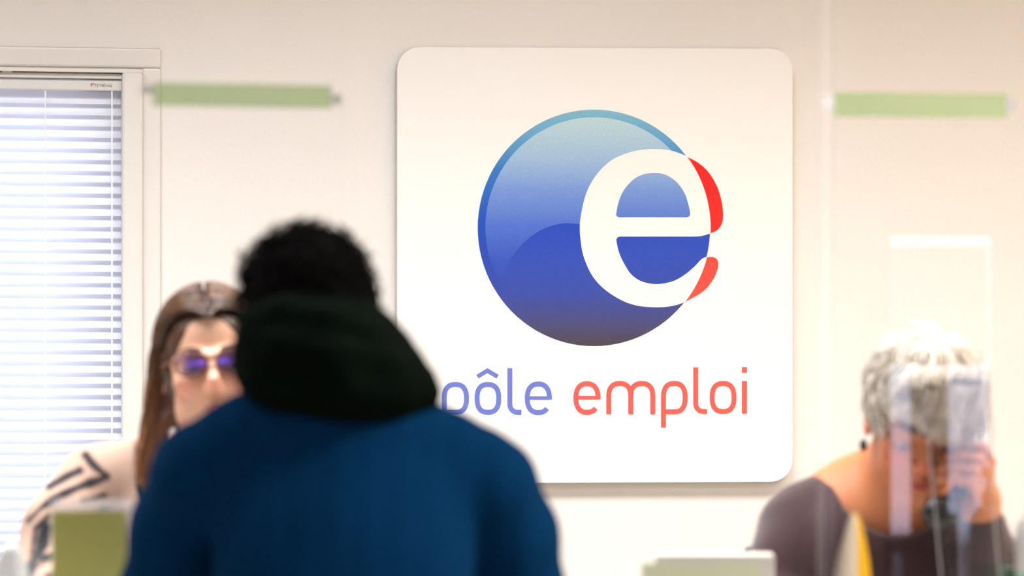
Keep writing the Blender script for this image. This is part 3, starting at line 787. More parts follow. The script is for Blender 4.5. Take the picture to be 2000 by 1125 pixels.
    v, q = tubes(np.array(paths), np.linspace(.0017, .0009, 12), 4)
    o = np_mesh('curls', v, q, hair_m, hv, off, np.tile(np.array((.0018, .0013, .001)), (len(v), 1))); o['kind'] = 'stuff'
    # hood bundled round the neck
    m_hood = mat('dark_green_hood', (0.0020, 0.0056, 0.0032), .95, .05, noise=.45, nscale=30, bump=.4, bscale=600)
    K = Sdf()
    K.ell(tuple(p(640, 702, -.03)), (.118, .115, .085), .03)
    K.ell(tuple(p(600, 655, -.015)), (.092, .10, .075), .04)
    K.ell(tuple(p(712, 752, -.05)), (.098, .095, .055), .04)
    K.ell(tuple(p(560, 725, -.04)), (.060, .085, .050), .035)
    K.ell(tuple(p(690, 762, -.085)), (.075, .06, .036), .03)
    # folds of cloth running across the back of the hood
    def arc(pts): return [tuple(p(*q)) for q in pts]
    K.chain(arc([(495, 650, -.08), (560, 672, -.125), (660, 690, -.14), (760, 715, -.12), (825, 752, -.06)]), [.012, .017, .018, .016, .012], .022)
    K.chain(arc([(500, 625, -.07), (560, 610, -.105), (650, 625, -.115), (720, 665, -.10), (775, 710, -.06)]), [.012, .013, .014, .012, .008], .022)
    K.chain(arc([(600, 745, -.13), (690, 755, -.145), (780, 758, -.115), (840, 776, -.05)]), [.010, .014, .014, .012], .022)
    K.ell(tuple(hc + V3(0, .10, .05)), (.075, .12, .13), .02); K.sub()
    K.warp(lambda P: .0025 * vnoise(P * V3(1, 1, 2.2), 60, 8))
    sdf_obj('hood', K, p(640, 700) - V3(.24, .26, .18), p(640, 700) + V3(.24, .22, .18), .005, m_hood, root, off)
    # coat
    m_coat = mat('navy_wool', (0.0009, 0.037, 0.118), .95, .06, noise=.35, nscale=260, bump=.35, bscale=700)
    C = Sdf()
    C.ell((cx, .0, .78), (.180, .150, .28), .05)
    C.cap(tuple(p(402, 920, .0)), tuple(p(950, 950, .0)), .070, .068, .05)
    C.cap(tuple(p(492, 858, -.01)), tuple(p(870, 890, -.01)), .060, .060, .05)
    C.ell(tuple(p(662, 835, -.015)), (.14, .10, .05), .05)
    C.ell((cx + .005, -.055, .89), (.165, .10, .16), .05)
    C.chain([tuple(p(384, 932, .0)), tuple(p(344, 1040, .05)), tuple(p(310, 1175, .09)), tuple(haL + V3(-.01, -.05, 0))], [.062, .062, .058, .045], .03, .022)
    C.chain([tuple(p(958, 952, 0)), tuple(p(994, 1050, .03)), tuple(p(1022, 1175, .06)), tuple(haR + V3(.01, -.05, 0))], [.062, .060, .056, .045], .03, .022)
    C.cap(tuple(p(388, 985, -.095)), tuple(p(398, 1200, -.115)), .016, .028, .025); C.sub()
    C.cap(tuple(p(965, 1010, -.095)), tuple(p(950, 1200, -.115)), .014, .026, .025); C.sub()
    C.ell((cx, .0, .55), (.20, .15, .12), .08)
    C.warp(lambda P: .0035 * vnoise(P * V3(1.2, 1, .5), 32, 12) + .003 * vnoise(P * V3(1, .6, .35), 75, 14))
    C.cap(tuple(nb + V3(0, .06, -.02)), tuple(nb + V3(0, .02, .12)), .06, .075, .015); C.sub()
    sdf_obj('coat', C, (cx - .45, -.26, .44), (cx + .45, .38, 1.16), .005, m_coat, root, off)
    chair('stool', 'dark low stool the visitor in the navy coat sits on', 7.7, cx, -.02, 0, 0)
man()

# ================================================================== clerk on the left
def lady_left():
    G = Fig(8.62); p = G.p
    hc = p(414, 722, -.02); R = rotm(184, 5, 5); SCL = .95
    bx = p(392, 0)[0]; by = .10
    root, off = fig_root('person', 'woman in glasses with long brown hair and a zebra striped beige cardigan', 8.62, bx)
    skin = attr_mat('skin_fair', .45, .4, sss=.15)
    S = Sdf(); head_sdf(S, hc, R, SCL)
    S.cap(tuple(hc + R @ V3(0, -.02, -.05)), tuple(p(396, 905, .07)), .050, .056, .03)
    shL, shR = p(185, 955, by), p(600, 960, by)
    S.cap(tuple(shL + V3(.03, 0, 0)), tuple(shR - V3(.03, 0, 0)), .048, .048, .04); S.ell((bx, by, .86), (.145, .095, .17), .05); S.ell((bx, by, .62), (.15, .10, .15), .05)
    elL, haL = p(95, 1130, .0), p(135, 1150, -.27); elR, haR = p(690, 1150, .02), p(600, 1170, -.25)
    for s_, e_, h_, sg in ((shL, elL, haL, 1), (shR, elR, haR, -1)):
        S.cap(tuple(s_), tuple(e_), .045, .036, .03); S.cap(tuple(e_), tuple(h_), .034, .023, .02)
        d = (h_ - e_) / np.linalg.norm(h_ - e_); u = np.cross(d, V3(0, 0, 1)); u /= np.linalg.norm(u)
        S.cap(tuple(h_), tuple(h_ + d * .06), .023, .027, .015)
        for o_, L in ((-.024, .058), (-.008, .068), (.008, .064), (.024, .048)):
            b = h_ + d * .065 + u * o_; m_ = b + d * L * .5 + V3(0, 0, -.004); t_ = m_ + d * L * .45 + V3(0, 0, -.014)
            S.chain([tuple(b), tuple(m_), tuple(t_)], [.0085, .0078, .0065], .004, .008)
        b = h_ + d * .015 - u * sg * .020; S.chain([tuple(b), tuple(b + d * .03 - u * sg * .02), tuple(b + d * .055 - u * sg * .024)], [.011, .0095, .008], .005, .01)
    hl, hr, kl, kr, fl, fr = lower(root, off, bx, by, -1)
    legs(S, hl, hr, kl, kr, fl, fr, -1)
    base = lin((226, 178, 150))
    sdf_obj('body', S, (bx - .36, -.50, .0), (bx + .36, .32, 1.33), .0036, skin, root, off, lambda v: head_pig(v, hc, R, SCL, base, lin((205, 95, 105)), lin((238, 160, 140))))
    brow = mat('brown_brow', lin((70, 45, 30)), .7)
    face_parts(root, off, hc, R, SCL, brow, (.05, .025, .012))
    hair_m = attr_mat('brown_hair', .32, .6)
    cols = [lin((58, 36, 26)), lin((96, 62, 40)), lin((150, 100, 60))]
    g = lambda x, y, z: hc + R @ (V3(x, y, z) * SCL)
    H = Sdf(); H.ell(tuple(g(0, -.016, .040)), (.0745, .093, .0845), .02, R); H.ell(tuple(g(0, -.045, -.04)), (.074, .060, .072), .04, R)
    for sx in (-1, 1):
        a0 = g(sx * .074, -.005, .02); a1 = g(sx * .086, -.022, -.05); a2 = g(sx * .104, -.022, -.12); a3 = g(sx * .116, -.01, -.175)
        H.chain([tuple(a0), tuple(a1), tuple(a2), tuple(a3)], [.015, .016, .017, .010], .025)
    H.ell(tuple(g(0, .105, -.036)), (.066, .081, .112), .012, R); H.sub(); H.ell(tuple(g(0, .062, -.12)), (.086, .088, .095), .012, R); H.sub()
    H.warp(lambda P: .0022 * vnoise(P * V3(1, 1, .25), 330, 9))
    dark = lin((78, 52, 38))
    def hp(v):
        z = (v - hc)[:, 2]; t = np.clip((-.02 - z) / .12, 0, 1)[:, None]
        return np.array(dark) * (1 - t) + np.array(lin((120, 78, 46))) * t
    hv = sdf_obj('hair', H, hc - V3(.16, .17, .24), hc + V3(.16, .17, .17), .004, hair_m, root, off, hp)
    r = np.random.default_rng(11); P2 = []; K = 20
    for i in range(1000):                                  # long hair parted in the middle, combed to the sides and hanging to the shoulders
        sx = -1 if i % 2 else 1; y0 = r.uniform(-.10, .086); ph = r.uniform(0, 6.28); zb_ = -r.uniform(.13, .175)
        k0 = math.sqrt(max(.12, 1 - ((y0 + .016) / .110) ** 2)); lf = r.uniform(.92, 1.03); pts = []
        a1 = r.uniform(1.45, 1.7); y1 = -.012 + .55 * (y0 + .02) if y0 < .02 else r.uniform(-.025, .012)
        y1 = min(y1, .012); w0 = r.uniform(-.010, .012)
        for q_ in range(11):
            t = q_ / 10; a = .03 + a1 * t; yy = y0 + (y1 - y0) * t ** 1.5; kk = math.sqrt(max(.12, 1 - ((yy + .016) / .110) ** 2))
            pts.append(V3(sx * .088 * kk * math.sin(a) * lf, yy, .040 + .099 * kk * math.cos(a) * lf))
        e_ = pts[-1].copy()
        for q_ in range(1, 10):
            t = q_ / 9
            pts.append(V3(e_[0] + sx * (.030 * t + w0 * t + .004 * math.sin(ph + 6 * t)), e_[1] + (.0 - e_[1] * .6) * t + .004 * math.cos(ph + 5 * t), e_[2] + (zb_ - e_[2]) * t))
        P2.append([hc + R @ (x * SCL) for x in pts])
    v, q = tubes(np.array(P2), np.concatenate([[.0006], np.full(15, .0019), np.linspace(.0018, .0007, 4)]), 4)
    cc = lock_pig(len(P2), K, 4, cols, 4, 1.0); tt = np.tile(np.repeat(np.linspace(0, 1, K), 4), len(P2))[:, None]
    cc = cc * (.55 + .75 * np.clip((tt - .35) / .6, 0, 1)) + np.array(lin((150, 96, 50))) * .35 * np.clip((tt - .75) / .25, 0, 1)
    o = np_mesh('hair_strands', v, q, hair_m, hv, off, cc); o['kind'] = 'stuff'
    # black top
    m_top = mat('black_top', (.008, .008, .011), .85, .2)
    T = Sdf(); T.ell((bx, by, .84), (.155, .108, .20), .05); T.cap(tuple(p(262, 950, by)), tuple(p(530, 950, by)), .052, .052, .04); T.ell((bx, by, .60), (.165, .115, .13), .06)
    T.ell(tuple(p(398, 872, .0)), (.062, .14, .06), .01); T.sub()
    sdf_obj('top', T, (bx - .3, -.15, .48), (bx + .3, .36, 1.05), .005, m_top, root, off)
    # cardigan with its printed stripes
    m_card = attr_mat('striped_knit', .85, .2, sheen=.25, bump=.3, bscale=500)
    Cc = Sdf(); Cc.ell((bx, by, .80), (.175, .125, .20), .05); Cc.cap(tuple(p(222, 946, by)), tuple(p(565, 950, by)), .060, .060, .05)
    Cc.cap(tuple(p(300, 900, by - .01)), tuple(p(500, 905, by - .01)), .040, .040, .05)
    Cc.chain([tuple(p(178, 955, by)), tuple(p(118, 1040, .05)), tuple(p(100, 1125, .0)), tuple(haL * .75 + elL * .25)], [.062, .060, .052, .036], .03, .03)
    Cc.chain([tuple(p(612, 962, by)), tuple(p(670, 1050, .05)), tuple(p(688, 1145, .02)), tuple(haR * .8 + elR * .2)], [.060, .058, .052, .034], .03, .03)
    Cc.ell((bx, by, .60), (.18, .13, .13), .06)
    a_, b_ = p(312, 1100), p(480, 1100)
    Cc.fn(lambda P: np.maximum(np.maximum(p(260, 0)[0] + .03 * np.clip((1.0 - P[:, 2]) / .2, 0, 1) - P[:, 0], P[:, 0] - p(505, 0)[0] + .02 * np.clip((1.0 - P[:, 2]) / .2, 0, 1)), P[:, 1] - by + .0), .012, -1)
    Cc.ell(tuple(p(396, 880, .06)), (.068, .12, .07), .012); Cc.sub()
    Cc.warp(lambda P: .003 * vnoise(P, 40, 31))
    lines = [((160, 893, 205, 932), 9), ((205, 932, 122, 966), 9), ((150, 922, 92, 952), 8), ((112, 972, 78, 992), 8), ((78, 992, 52, 1016), 7), ((200, 968, 160, 978), 7),
             ((95, 1010, 68, 1032), 7), ((92, 1030, 74, 1110), 13), ((68, 1040, 66, 1080), 6), ((205, 1000, 110, 1040), 9), ((160, 1060, 95, 1085), 9), ((205, 1090, 120, 1112), 8)]
    def cp(v):
        n = len(v); px = 1000 + v[:, 0] * G.s; py = 562.5 - (v[:, 2] - CAMH) * G.s
        m_ = np.zeros(n); wob = vnoise(v, 110, 17)
        px = px + 5 * vnoise(v, 90, 18); py = py + 5 * vnoise(v, 90, 19)
        for (x0, y0, x1, y1), w_ in lines:
            ba = V3(x1 - x0, y1 - y0); pa = np.stack([px - x0, py - y0], 1); h = np.clip(pa @ ba / (ba @ ba), 0, 1)
            dd = np.linalg.norm(pa - h[:, None] * ba, axis=1); m_ = np.maximum(m_, np.clip((w_ * (1.15 + .45 * wob) - dd) / 7 + .2, 0, 1))
        # the same print on the far sleeve and round the back
        far = (px > 470) | (v[:, 1] > by + .01)
        ch = np.sin((v[:, 2] + .55 * np.abs(v[:, 0] - p(650, 0)[0]) + .008 * vnoise(v, 30, 2)) * 150)
        m_ = np.where(far, np.clip((ch - .45) * 5, 0, 1), m_)
        m_ = m_ * np.clip(1 - ((px > 212) & (px < 470) & (v[:, 1] < by + .02)), 0, 1)
        beige = np.array(lin((178, 150, 134))); blk = np.array((.012, .011, .016))
        return beige * (1 - m_[:, None]) + blk * m_[:, None]
    sdf_obj('cardigan', Cc, (bx - .42, -.36, .46), (bx + .42, .36, 1.08), .0042, m_card, root, off, cp)
    chair('office_chair', 'dark office chair under the woman in the striped cardigan', 8.62, bx, by, 1, .85)
    # glasses
    er, eo = fig_root('eyeglasses', 'brown framed eyeglasses with violet glinting lenses worn by the long haired woman', 8.62, hc[0], 'glasses')
    er.location.z = 0
    eo = V3(hc[0], 0, 0)
    m_fr = mat('tortoise_frame', lin((120, 72, 38)), .35, .5, noise=.5, nscale=120)
    lens = bpy.data.materials.new('coated_lens'); lens.use_nodes = True; nt = lens.node_tree
    for n in list(nt.nodes):
        if n.type != 'OUTPUT_MATERIAL': nt.nodes.remove(n)
    out = [n for n in nt.nodes if n.type == 'OUTPUT_MATERIAL'][0]
    tr = nt.nodes.new('ShaderNodeBsdfTransparent'); tr.inputs[0].default_value = (.95, .93, .98, 1)
    gl = nt.nodes.new('ShaderNodeBsdfGlossy'); gl.inputs[0].default_value = (.20, .10, 1.0, 1); gl.inputs['Roughness'].default_value = .18
    mx = nt.nodes.new('ShaderNodeMixShader'); mx.inputs[0].default_value = .55
    nt.links.new(tr.outputs[0], mx.inputs[1]); nt.links.new(gl.outputs[0], mx.inputs[2]); nt.links.new(mx.outputs[0], out.inputs[0])
    tilt = lambda x, y, z: g(x, y - (z - .012) * .06, z)
    for sx in (-1, 1):
        rim = []
        for i in range(29):
            a = 2 * math.pi * i / 28; c_, s_ = math.cos(a), math.sin(a)
            rim.append(tilt(sx * .033 + .025 * math.copysign(abs(c_) ** .75, c_), .104 - .006 * abs(sx * .033 + .024 * c_) / .05, .004 + .0185 * math.copysign(abs(s_) ** .75, s_)))
        v, q = tubes(np.array([rim]), np.full(29, .0021), 6); np_mesh('rim', v, q, m_fr, er, eo)
        cc = np.mean(rim[:-1], axis=0) + R @ V3(0, .0025, 0)
        vs = [cc]; fs = []
        for ring, kk in ((.5, .0018), (1.0, 0)):
            for i in range(28): vs.append(cc + (rim[i] - np.mean(rim[:-1], axis=0)) * ring + R @ V3(0, kk - .0025 * ring, 0))
        tri = [(0, 1 + i, 1 + (i + 1) % 28) for i in range(28)]
        quads = [(1 + i, 29 + i, 29 + (i + 1) % 28, 1 + (i + 1) % 28) for i in range(28)]
        mesh_obj('lens', [Vector(x - eo) for x in vs], tri + quads, lens, er, True)
        tp = np.stack([g(sx * .060, .097, .010), g(sx * .072, .08, .010), g(sx * .079, .02, .008), g(sx * .081, -.015, .004)])
        v, q = tubes(tp[None], np.full(4, .0022), 6); np_mesh('temple', v, q, m_fr, er, eo)
    br = np.stack([g(-.009, .1035, .008), g(0, .106, .011), g(.009, .1035, .008)])
    v, q = tubes(br[None], np.full(3, .0022), 6); np_mesh('bridge', v, q, m_fr, er, eo)
lady_left()

# ================================================================== clerk on the right, on the telephone
def lady_right():
    G = Fig(8.55); p = G.p
    hc = p(1797, 815, -.03); R = rotm(180, -27, -4)
    bx = p(1712, 0)[0]; by = .09
    root, off = fig_root('person', 'woman with short grey hair and plum sweater bowing her head on the telephone', 8.55, bx)
    skin = attr_mat('skin_warm', .45, .4, sss=.15)
    S = Sdf(); head_sdf(S, hc, R, 1.0)
    S.cap(tuple(hc + R @ V3(0, -.02, -.045)), tuple(p(1728, 985, .06)), .053, .060, .035)
    S.ell(tuple(p(1728, 1035, .045)), (.085, .065, .065), .05)
    shL, shR = p(1565, 1040, by), p(1862, 1035, by)
    S.cap(tuple(shL), tuple(shR), .050, .050, .05); S.ell((bx, by, .84), (.14, .095, .16), .05); S.ell((bx, by, .62), (.15, .10, .15), .05)
    elL, haL = p(1512, 1205, .0), p(1600, 1205, -.24); elR = p(1948, 1196, -.07); wr = p(1909, 1012, -.075)
    S.cap(tuple(p(1648, 972, .075)), tuple(p(1745, 925, .05)), .030, .034, .03)
    # free hand, flat on the desk
    S.cap(tuple(shL), tuple(elL), .044, .037, .03); S.cap(tuple(elL), tuple(haL), .036, .023, .02)
    d = (haL - elL) / np.linalg.norm(haL - elL); u = np.cross(d, V3(0, 0, 1)); u /= np.linalg.norm(u)
    S.cap(tuple(haL), tuple(haL + d * .06), .023, .026, .015)
    for o_, L in ((-.024, .058), (-.008, .068), (.008, .064), (.024, .048)):
        b = haL + d * .065 + u * o_; m_ = b + d * L * .5 + V3(0, 0, -.004); t_ = m_ + d * L * .45 + V3(0, 0, -.012)
        S.chain([tuple(b), tuple(m_), tuple(t_)], [.0085, .0078, .0065], .004, .008)
    b = haL + d * .015 - u * .020; S.chain([tuple(b), tuple(b + d * .03 - u * .02), tuple(b + d * .055 - u * .024)], [.011, .0095, .008], .005, .01)
    # telephone arm and hand
    S.cap(tuple(shR), tuple(elR), .045, .038, .03); S.cap(tuple(elR), tuple(wr), .037, .025, .02)
    E = p(1899, 812, -.035); Mo = p(1833, 1000, -.135); ax = (Mo - E) / np.linalg.norm(Mo - E)
    side = V3(1, 0, 0) - ax * ax[0]; side /= np.linalg.norm(side); frt = np.cross(ax, side); frt = frt if frt[1] < 0 else -frt
    hs = lambda t, a, b: tuple(E + (Mo - E) * t + side * a + frt * b)
    hs3 = lambda t, a, b: np.array(hs(t, a, b))
    pal = hs3(.66, .040, .004)
    S.cap(tuple(wr), tuple(wr * .4 + pal * .6), .026, .028, .02)
    S.box(tuple(pal), (.014, .022, .040), .012, .02, rotm(0, 0, -14))
    for i, t in enumerate((.42, .545, .665, .775)):
        k1 = hs3(t + .03, .041, .012); k2 = hs3(t, .028, .038); k3 = hs3(t + .005, .002, .041); k4 = hs3(t + .02, -.020, .028)
        rr = (.0088, .0090, .0086, .0076)[i]
        S.chain([tuple(pal * .35 + k1 * .65), tuple(k1), tuple(k2), tuple(k3), tuple(k4)], [.011, rr + .0012, rr, rr * .94, rr * .84], .005, .014)
    th = [pal + V3(-.004, .012, -.022), hs3(.62, .030, -.028), hs3(.50, .012, -.034), hs3(.42, .0, -.032)]
    S.chain([tuple(x) for x in th], [.014, .012, .0105, .0085], .005, .014)
    hl, hr, kl, kr, fl, fr = lower(root, off, bx, by, -1)
    legs(S, hl, hr, kl, kr, fl, fr, -1)
    base = lin((198, 124, 80))
    sdf_obj('body', S, (bx - .30, -.50, .0), (bx + .36, .32, 1.24), .0034, skin, root, off, lambda v: head_pig(v, hc, R, 1, base, lin((170, 50, 70)), lin((226, 120, 100))))
    face_parts(root, off, hc, R, 1, mat('grey_brow', lin((95, 72, 55)), .7), (.03, .03, .03))
    # hair
    hair_m = attr_mat('grey_hair', .38, .5)
    g = lambda x, y, z: hc + R @ V3(x, y, z)
    cols = [lin((244, 239, 228)), lin((232, 224, 210)), lin((164, 142, 118)), lin((248, 246, 240))]
    H = Sdf(); H.ell(tuple(g(0, -.016, .038)), (.082, .101, .091), .02, R); H.ell(tuple(g(0, -.05, -.02)), (.080, .065, .065), .03, R)
    H.ell(tuple(g(.022, .112, -.052)), (.078, .085, .104), .012, R); H.sub()
    H.warp(lambda P: .004 * vnoise(P, 90, 41) + .002 * vnoise(P, 260, 42))
    hv = sdf_obj('hair', H, hc - .17, hc + .18, .004, hair_m, root, off, lambda v: np.tile(np.array(lin((222, 211, 193))), (len(v), 1)))
    hl_f = lambda b: not (b[1] > .040 and b[2] < np.interp(b[0], [-.06, -.02, .01, .03], [.0, .03, .045, .052])) and b[2] > -.06
    st = strands(hc, R, 1, 2300, (0, -.016, .038), (.082, .101, .091), (-.10, -.10, 1), .95, .078, hl_f, 51, k=8, jit=.16, start=(.0, 1.6), curl=.10, over=.08)
    v, q = tubes(st, np.array([.0018, .0023, .0025, .0024, .0022, .0018, .0013, .0005]), 5)
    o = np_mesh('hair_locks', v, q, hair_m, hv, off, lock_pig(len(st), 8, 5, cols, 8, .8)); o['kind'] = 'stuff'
    r = np.random.default_rng(13); P2 = []
    for i in range(190):                                   # the fringe hanging over the forehead
        x0 = r.uniform(-.064, .055); t = np.linspace(0, 1, 8); L = r.uniform(.6, 1.0); ph = r.normal() * .012
        P2.append(np.stack([g(x0 * (1 + .15 * tt) - .02 * (1 - tt) + ph * tt, .060 + .050 * math.sin(min(1, tt * 1.2) * 1.5) + .004 * math.sin(ph * 90 + 4 * tt) - .20 * x0 * x0 / .07 * tt, .118 - (.118 - np.interp(x0, [-.06, -.04, 0, .02, .04], [.006, .012, .018, .046, .060])) * (.30 + .78 * L) * tt ** 1.3) for tt in t]))
    v, q = tubes(np.array(P2), np.array([.0014, .0020, .0022, .0021, .0019, .0016, .0012, .0005]), 5)
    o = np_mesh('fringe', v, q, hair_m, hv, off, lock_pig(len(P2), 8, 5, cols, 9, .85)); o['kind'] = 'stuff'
    # sweater
    m_sw = mat('plum_knit', lin((60, 39, 44)), .9, .15, noise=.25, nscale=300, bump=.5, bscale=500, sheen=.55)
    Cc = Sdf(); Cc.ell((bx, by, .775), (.165, .125, .185), .05); Cc.cap(tuple(p(1584, 1046, by)), tuple(p(1850, 1032, by)), .060, .058, .05)
    Cc.cap(tuple(p(1650, 990, by)), tuple(p(1790, 990, by)), .044, .044, .05)
    Cc.cap(tuple(p(1590, 1012, by)), tuple(p(1668, 958, .072)), .038, .037, .03)
    Cc.ell(tuple(p(1720, 1080, .04)), (.13, .095, .10), .05)
    Cc.chain([tuple(p(1566, 1036, by)), tuple(p(1545, 1110, .05)), tuple(elL), tuple(haL * .7 + elL * .3)], [.060, .056, .050, .036], .03, .03)
    Cc.chain([tuple(p(1860, 1040, by)), tuple(p(1905, 1100, .03)), tuple(elR)], [.056, .052, .050], .03, .03)
    Cc.chain([tuple(elR), tuple(elR * .5 + wr * .5), tuple(wr * .93 + elR * .07)], [.050, .044, .036], .02)
    Cc.ell((bx, by, .60), (.175, .13, .13), .06)
    Cc.ell(tuple(p(1752, 945, .0)), (.086, .16, .079), .008, rotm(0, 0, 0)); Cc.sub()
    Cc.warp(lambda P: .003 * vnoise(P, 42, 61))
    sdf_obj('sweater', Cc, (bx - .34, -.36, .46), (bx + .40, .36, 1.06), .004, m_sw, root, off)
    ea = g(.082, -.002, -.040)
    v, q = polygonise(Sdf().ell(tuple(ea + V3(-.002, -.01, -.012)), (.006, .005, .010)), ea - .03, ea + .03, .0015)
    np_mesh('earring', v, q, mat('dark_earring', (.02, .02, .02), .3, .5), root, off)
    chair('desk_chair', 'dark desk chair under the woman in the plum sweater', 8.55, bx, by, 1, .85)
    # the handset
    hr_, ho = fig_root('telephone_handset', 'dark telephone handset held to the grey haired woman ear', 8.55, Mo[0], 'telephone')
    ho = V3(Mo[0], 0, 0)
    m_ph = mat('black_plastic', (.012, .014, .014), .3, .5)
    Q = Sdf(); Q.chain([hs(.10, .004, -.004), hs(.3, .014, .0), hs(.6, .014, .002), hs(.9, .002, .004)], [.013, .012, .012, .014], .01)
    Q.ell(hs(.05, -.004, 0), (.024, .020, .026), .012); Q.ell(hs(1.0, -.006, .004), (.030, .022, .026), .012)
    sdf_obj('grip', Q, np.minimum(E, Mo) - .06, np.maximum(E, Mo) + .06, .003, m_ph, hr_, ho)
    n = 60; t = np.linspace(0, 1, n); c0 = Mo + V3(.0, .01, -.025); c1 = p(1862, 1195, -.24); c1[2] = DZ + .010
    cen = c0 + (c1 - c0) * t[:, None] + V3(0, 0, -.02) * np.sin(math.pi * t)[:, None]
    co = np.stack([cen[:, 0] + .006 * np.cos(t * 90), cen[:, 1] + .006 * np.sin(t * 90), cen[:, 2]], 1)
    v, q = tubes(co[None], np.full(n, .0017), 5); np_mesh('cord', v, q, m_ph, hr_, ho)
lady_right()

# ------------------------------------------------------------------ counter screens and what is stuck on them
def frame_root(name, label, cat, px, d, z, group=None):
    w0 = CAM + AX * d + RX * ((px - 1000) / F * d)
    return empty(name, label, cat, (w0.x, w0.y, z), -TH, group)
s_g = F / d_glass
def screen(label, px0, px1, d=d_glass, yaw=0.0, group=None, top=1.95):
    # parallel to the wall, so turned back by TH from the picture frame
    c = (px0 + px1) / 2; w0 = CAM + AX * d + RX * ((c - 1000) / F * d)
    t = empty('counter_screen', label, 'screen', (w0.x, w0.y, DZ), yaw, group)
    hw = (px1 - px0) / 2 / F * d
    box('sheet', -hw + .004, hw - .004, -.0025, .0025, .012, top - DZ, M['acrylic'], t)
    for sx in (-1, 1):
        box('edge', sx * hw - .004, sx * hw + .004, -.003, .003, .012, top - DZ, M['acrylic_edge'], t, .0015)
    for sx in (-.7, .7):
        box('foot', sx * hw - .05, sx * hw + .05, -.045, .045, 0, .012, M['acrylic_edge'], t, .003)
    return t, hw, w0
scL, hwL, wL = screen('clear counter screen in front of the left woman, the blind and the sign', -120, 1606)
scR, hwR, wR = screen('clear counter screen in front of the grey haired woman, with a glossy left edge', 1614, 2130)
def see_through(m, transl, transp, tint):                 # thin paper: part of the light passes through it
    nt = m.node_tree; b = nt.nodes['Principled BSDF']; out = [n for n in nt.nodes if n.type == 'OUTPUT_MATERIAL'][0]
    tl = nt.nodes.new('ShaderNodeBsdfTranslucent'); m1 = nt.nodes.new('ShaderNodeMixShader'); m1.inputs[0].default_value = transl
    bc = b.inputs['Base Color']
    if bc.links: nt.links.new(bc.links[0].from_socket, tl.inputs[0])
    else: tl.inputs[0].default_value = bc.default_value
    nt.links.new(b.outputs[0], m1.inputs[1]); nt.links.new(tl.outputs[0], m1.inputs[2])
    tp = nt.nodes.new('ShaderNodeBsdfTransparent'); tp.inputs[0].default_value = (*tint, 1); m2 = nt.nodes.new('ShaderNodeMixShader'); m2.inputs[0].default_value = transp
    nt.links.new(m1.outputs[0], m2.inputs[1]); nt.links.new(tp.outputs[0], m2.inputs[2]); nt.links.new(m2.outputs[0], out.inputs[0])
    return m
def strip_m():
    m = mat('green_paper', lin((226, 244, 206)), .8, .2, noise=.05, nscale=60)
    nt = m.node_tree; b = nt.nodes['Principled BSDF']; src = b.inputs['Base Color'].links[0].from_socket
    tc = nt.nodes.new('ShaderNodeTexCoord'); wv = nt.nodes.new('ShaderNodeTexWave'); wv.bands_direction = 'Z'; wv.inputs['Scale'].default_value = 30; wv.inputs['Distortion'].default_value = 1.0
    nt.links.new(tc.outputs['Object'], wv.inputs['Vector'])
    n = nt.nodes.new('ShaderNodeTexNoise'); n.inputs['Scale'].default_value = 14; nt.links.new(tc.outputs['Object'], n.inputs['Vector'])
    ml = nt.nodes.new('ShaderNodeMath'); ml.operation = 'MULTIPLY'; nt.links.new(wv.outputs['Fac'], ml.inputs[0]); nt.links.new(n.outputs['Fac'], ml.inputs[1])
    m2 = nt.nodes.new('ShaderNodeMath'); m2.operation = 'MULTIPLY'; m2.inputs[1].default_value = .35; nt.links.new(ml.outputs[0], m2.inputs[0])
    mx = nt.nodes.new('ShaderNodeMix'); mx.data_type = 'RGBA'; nt.links.new(m2.outputs[0], mx.inputs['Factor']); nt.links.new(src, mx.inputs['A']); mx.inputs['B'].default_value = (*lin((190, 196, 140)), 1)
    nt.links.new(mx.outputs['Result'], b.inputs['Base Color'])
    return see_through(m, .5, .58, (.90, .98, .82))
M['strip'] = strip_m(); M['tape'] = clear_mat('clear_tape', 1.45, (1, 1, 1), .3, haze=.7)
def strip(label, px0, px1, py0, py1, lean, tapes):
    yq = YG - .004
    def pt(px, py):
        dr = AX + RX * ((px - 1000) / F) + Vector((0, 0, (562.5 - py) / F)); t = (yq - CAM.y) / dr.y; return CAM + dr * t
    c = pt((px0 + px1) / 2, (py0 + py1) / 2); a = pt(px0, py0); b = pt(px1, py1)
    t = empty('paper_strip', label, 'paper', c); t.rotation_euler = (0, lean, 0)
    hw, hh = (b.x - a.x) / 2, (a.z - b.z) / 2
    box('sheet', -hw, hw, -.0004, .0004, -hh, hh, M['strip'], t)
    for (tx0, tx1, ty0, ty1) in tapes:
        q = pt(tx0, ty0); r_ = pt(tx1, ty1)
        box('tape', q.x - c.x, r_.x - c.x, -.0012, -.0005, r_.z - c.z, q.z - c.z, M['tape'], t)
# the screens are parallel to the wall; move them onto that plane
for t, w0 in ((scL, wL), (scR, wR)):
    t.location.y = YG
def on_plane_x(px, y):
    dr = AX + RX * ((px - 1000) / F); return CAM.x + dr.x * (y - CAM.y) / dr.y
scL.location.x = (on_plane_x(-120, YG) + on_plane_x(1606, YG)) / 2; scR.location.x = (on_plane_x(1614, YG) + on_plane_x(2130, YG)) / 2
strip('pale green paper strip taped high on the left screen beside the window', 298, 648, 163, 210, .012, [(276, 300, 168, 186), (646, 668, 182, 202)])
strip('pale green paper strip taped high on the right screen near the right edge', 1628, 1967, 181, 230, .004, [(1606, 1630, 190, 214), (1965, 1984, 190, 216)])

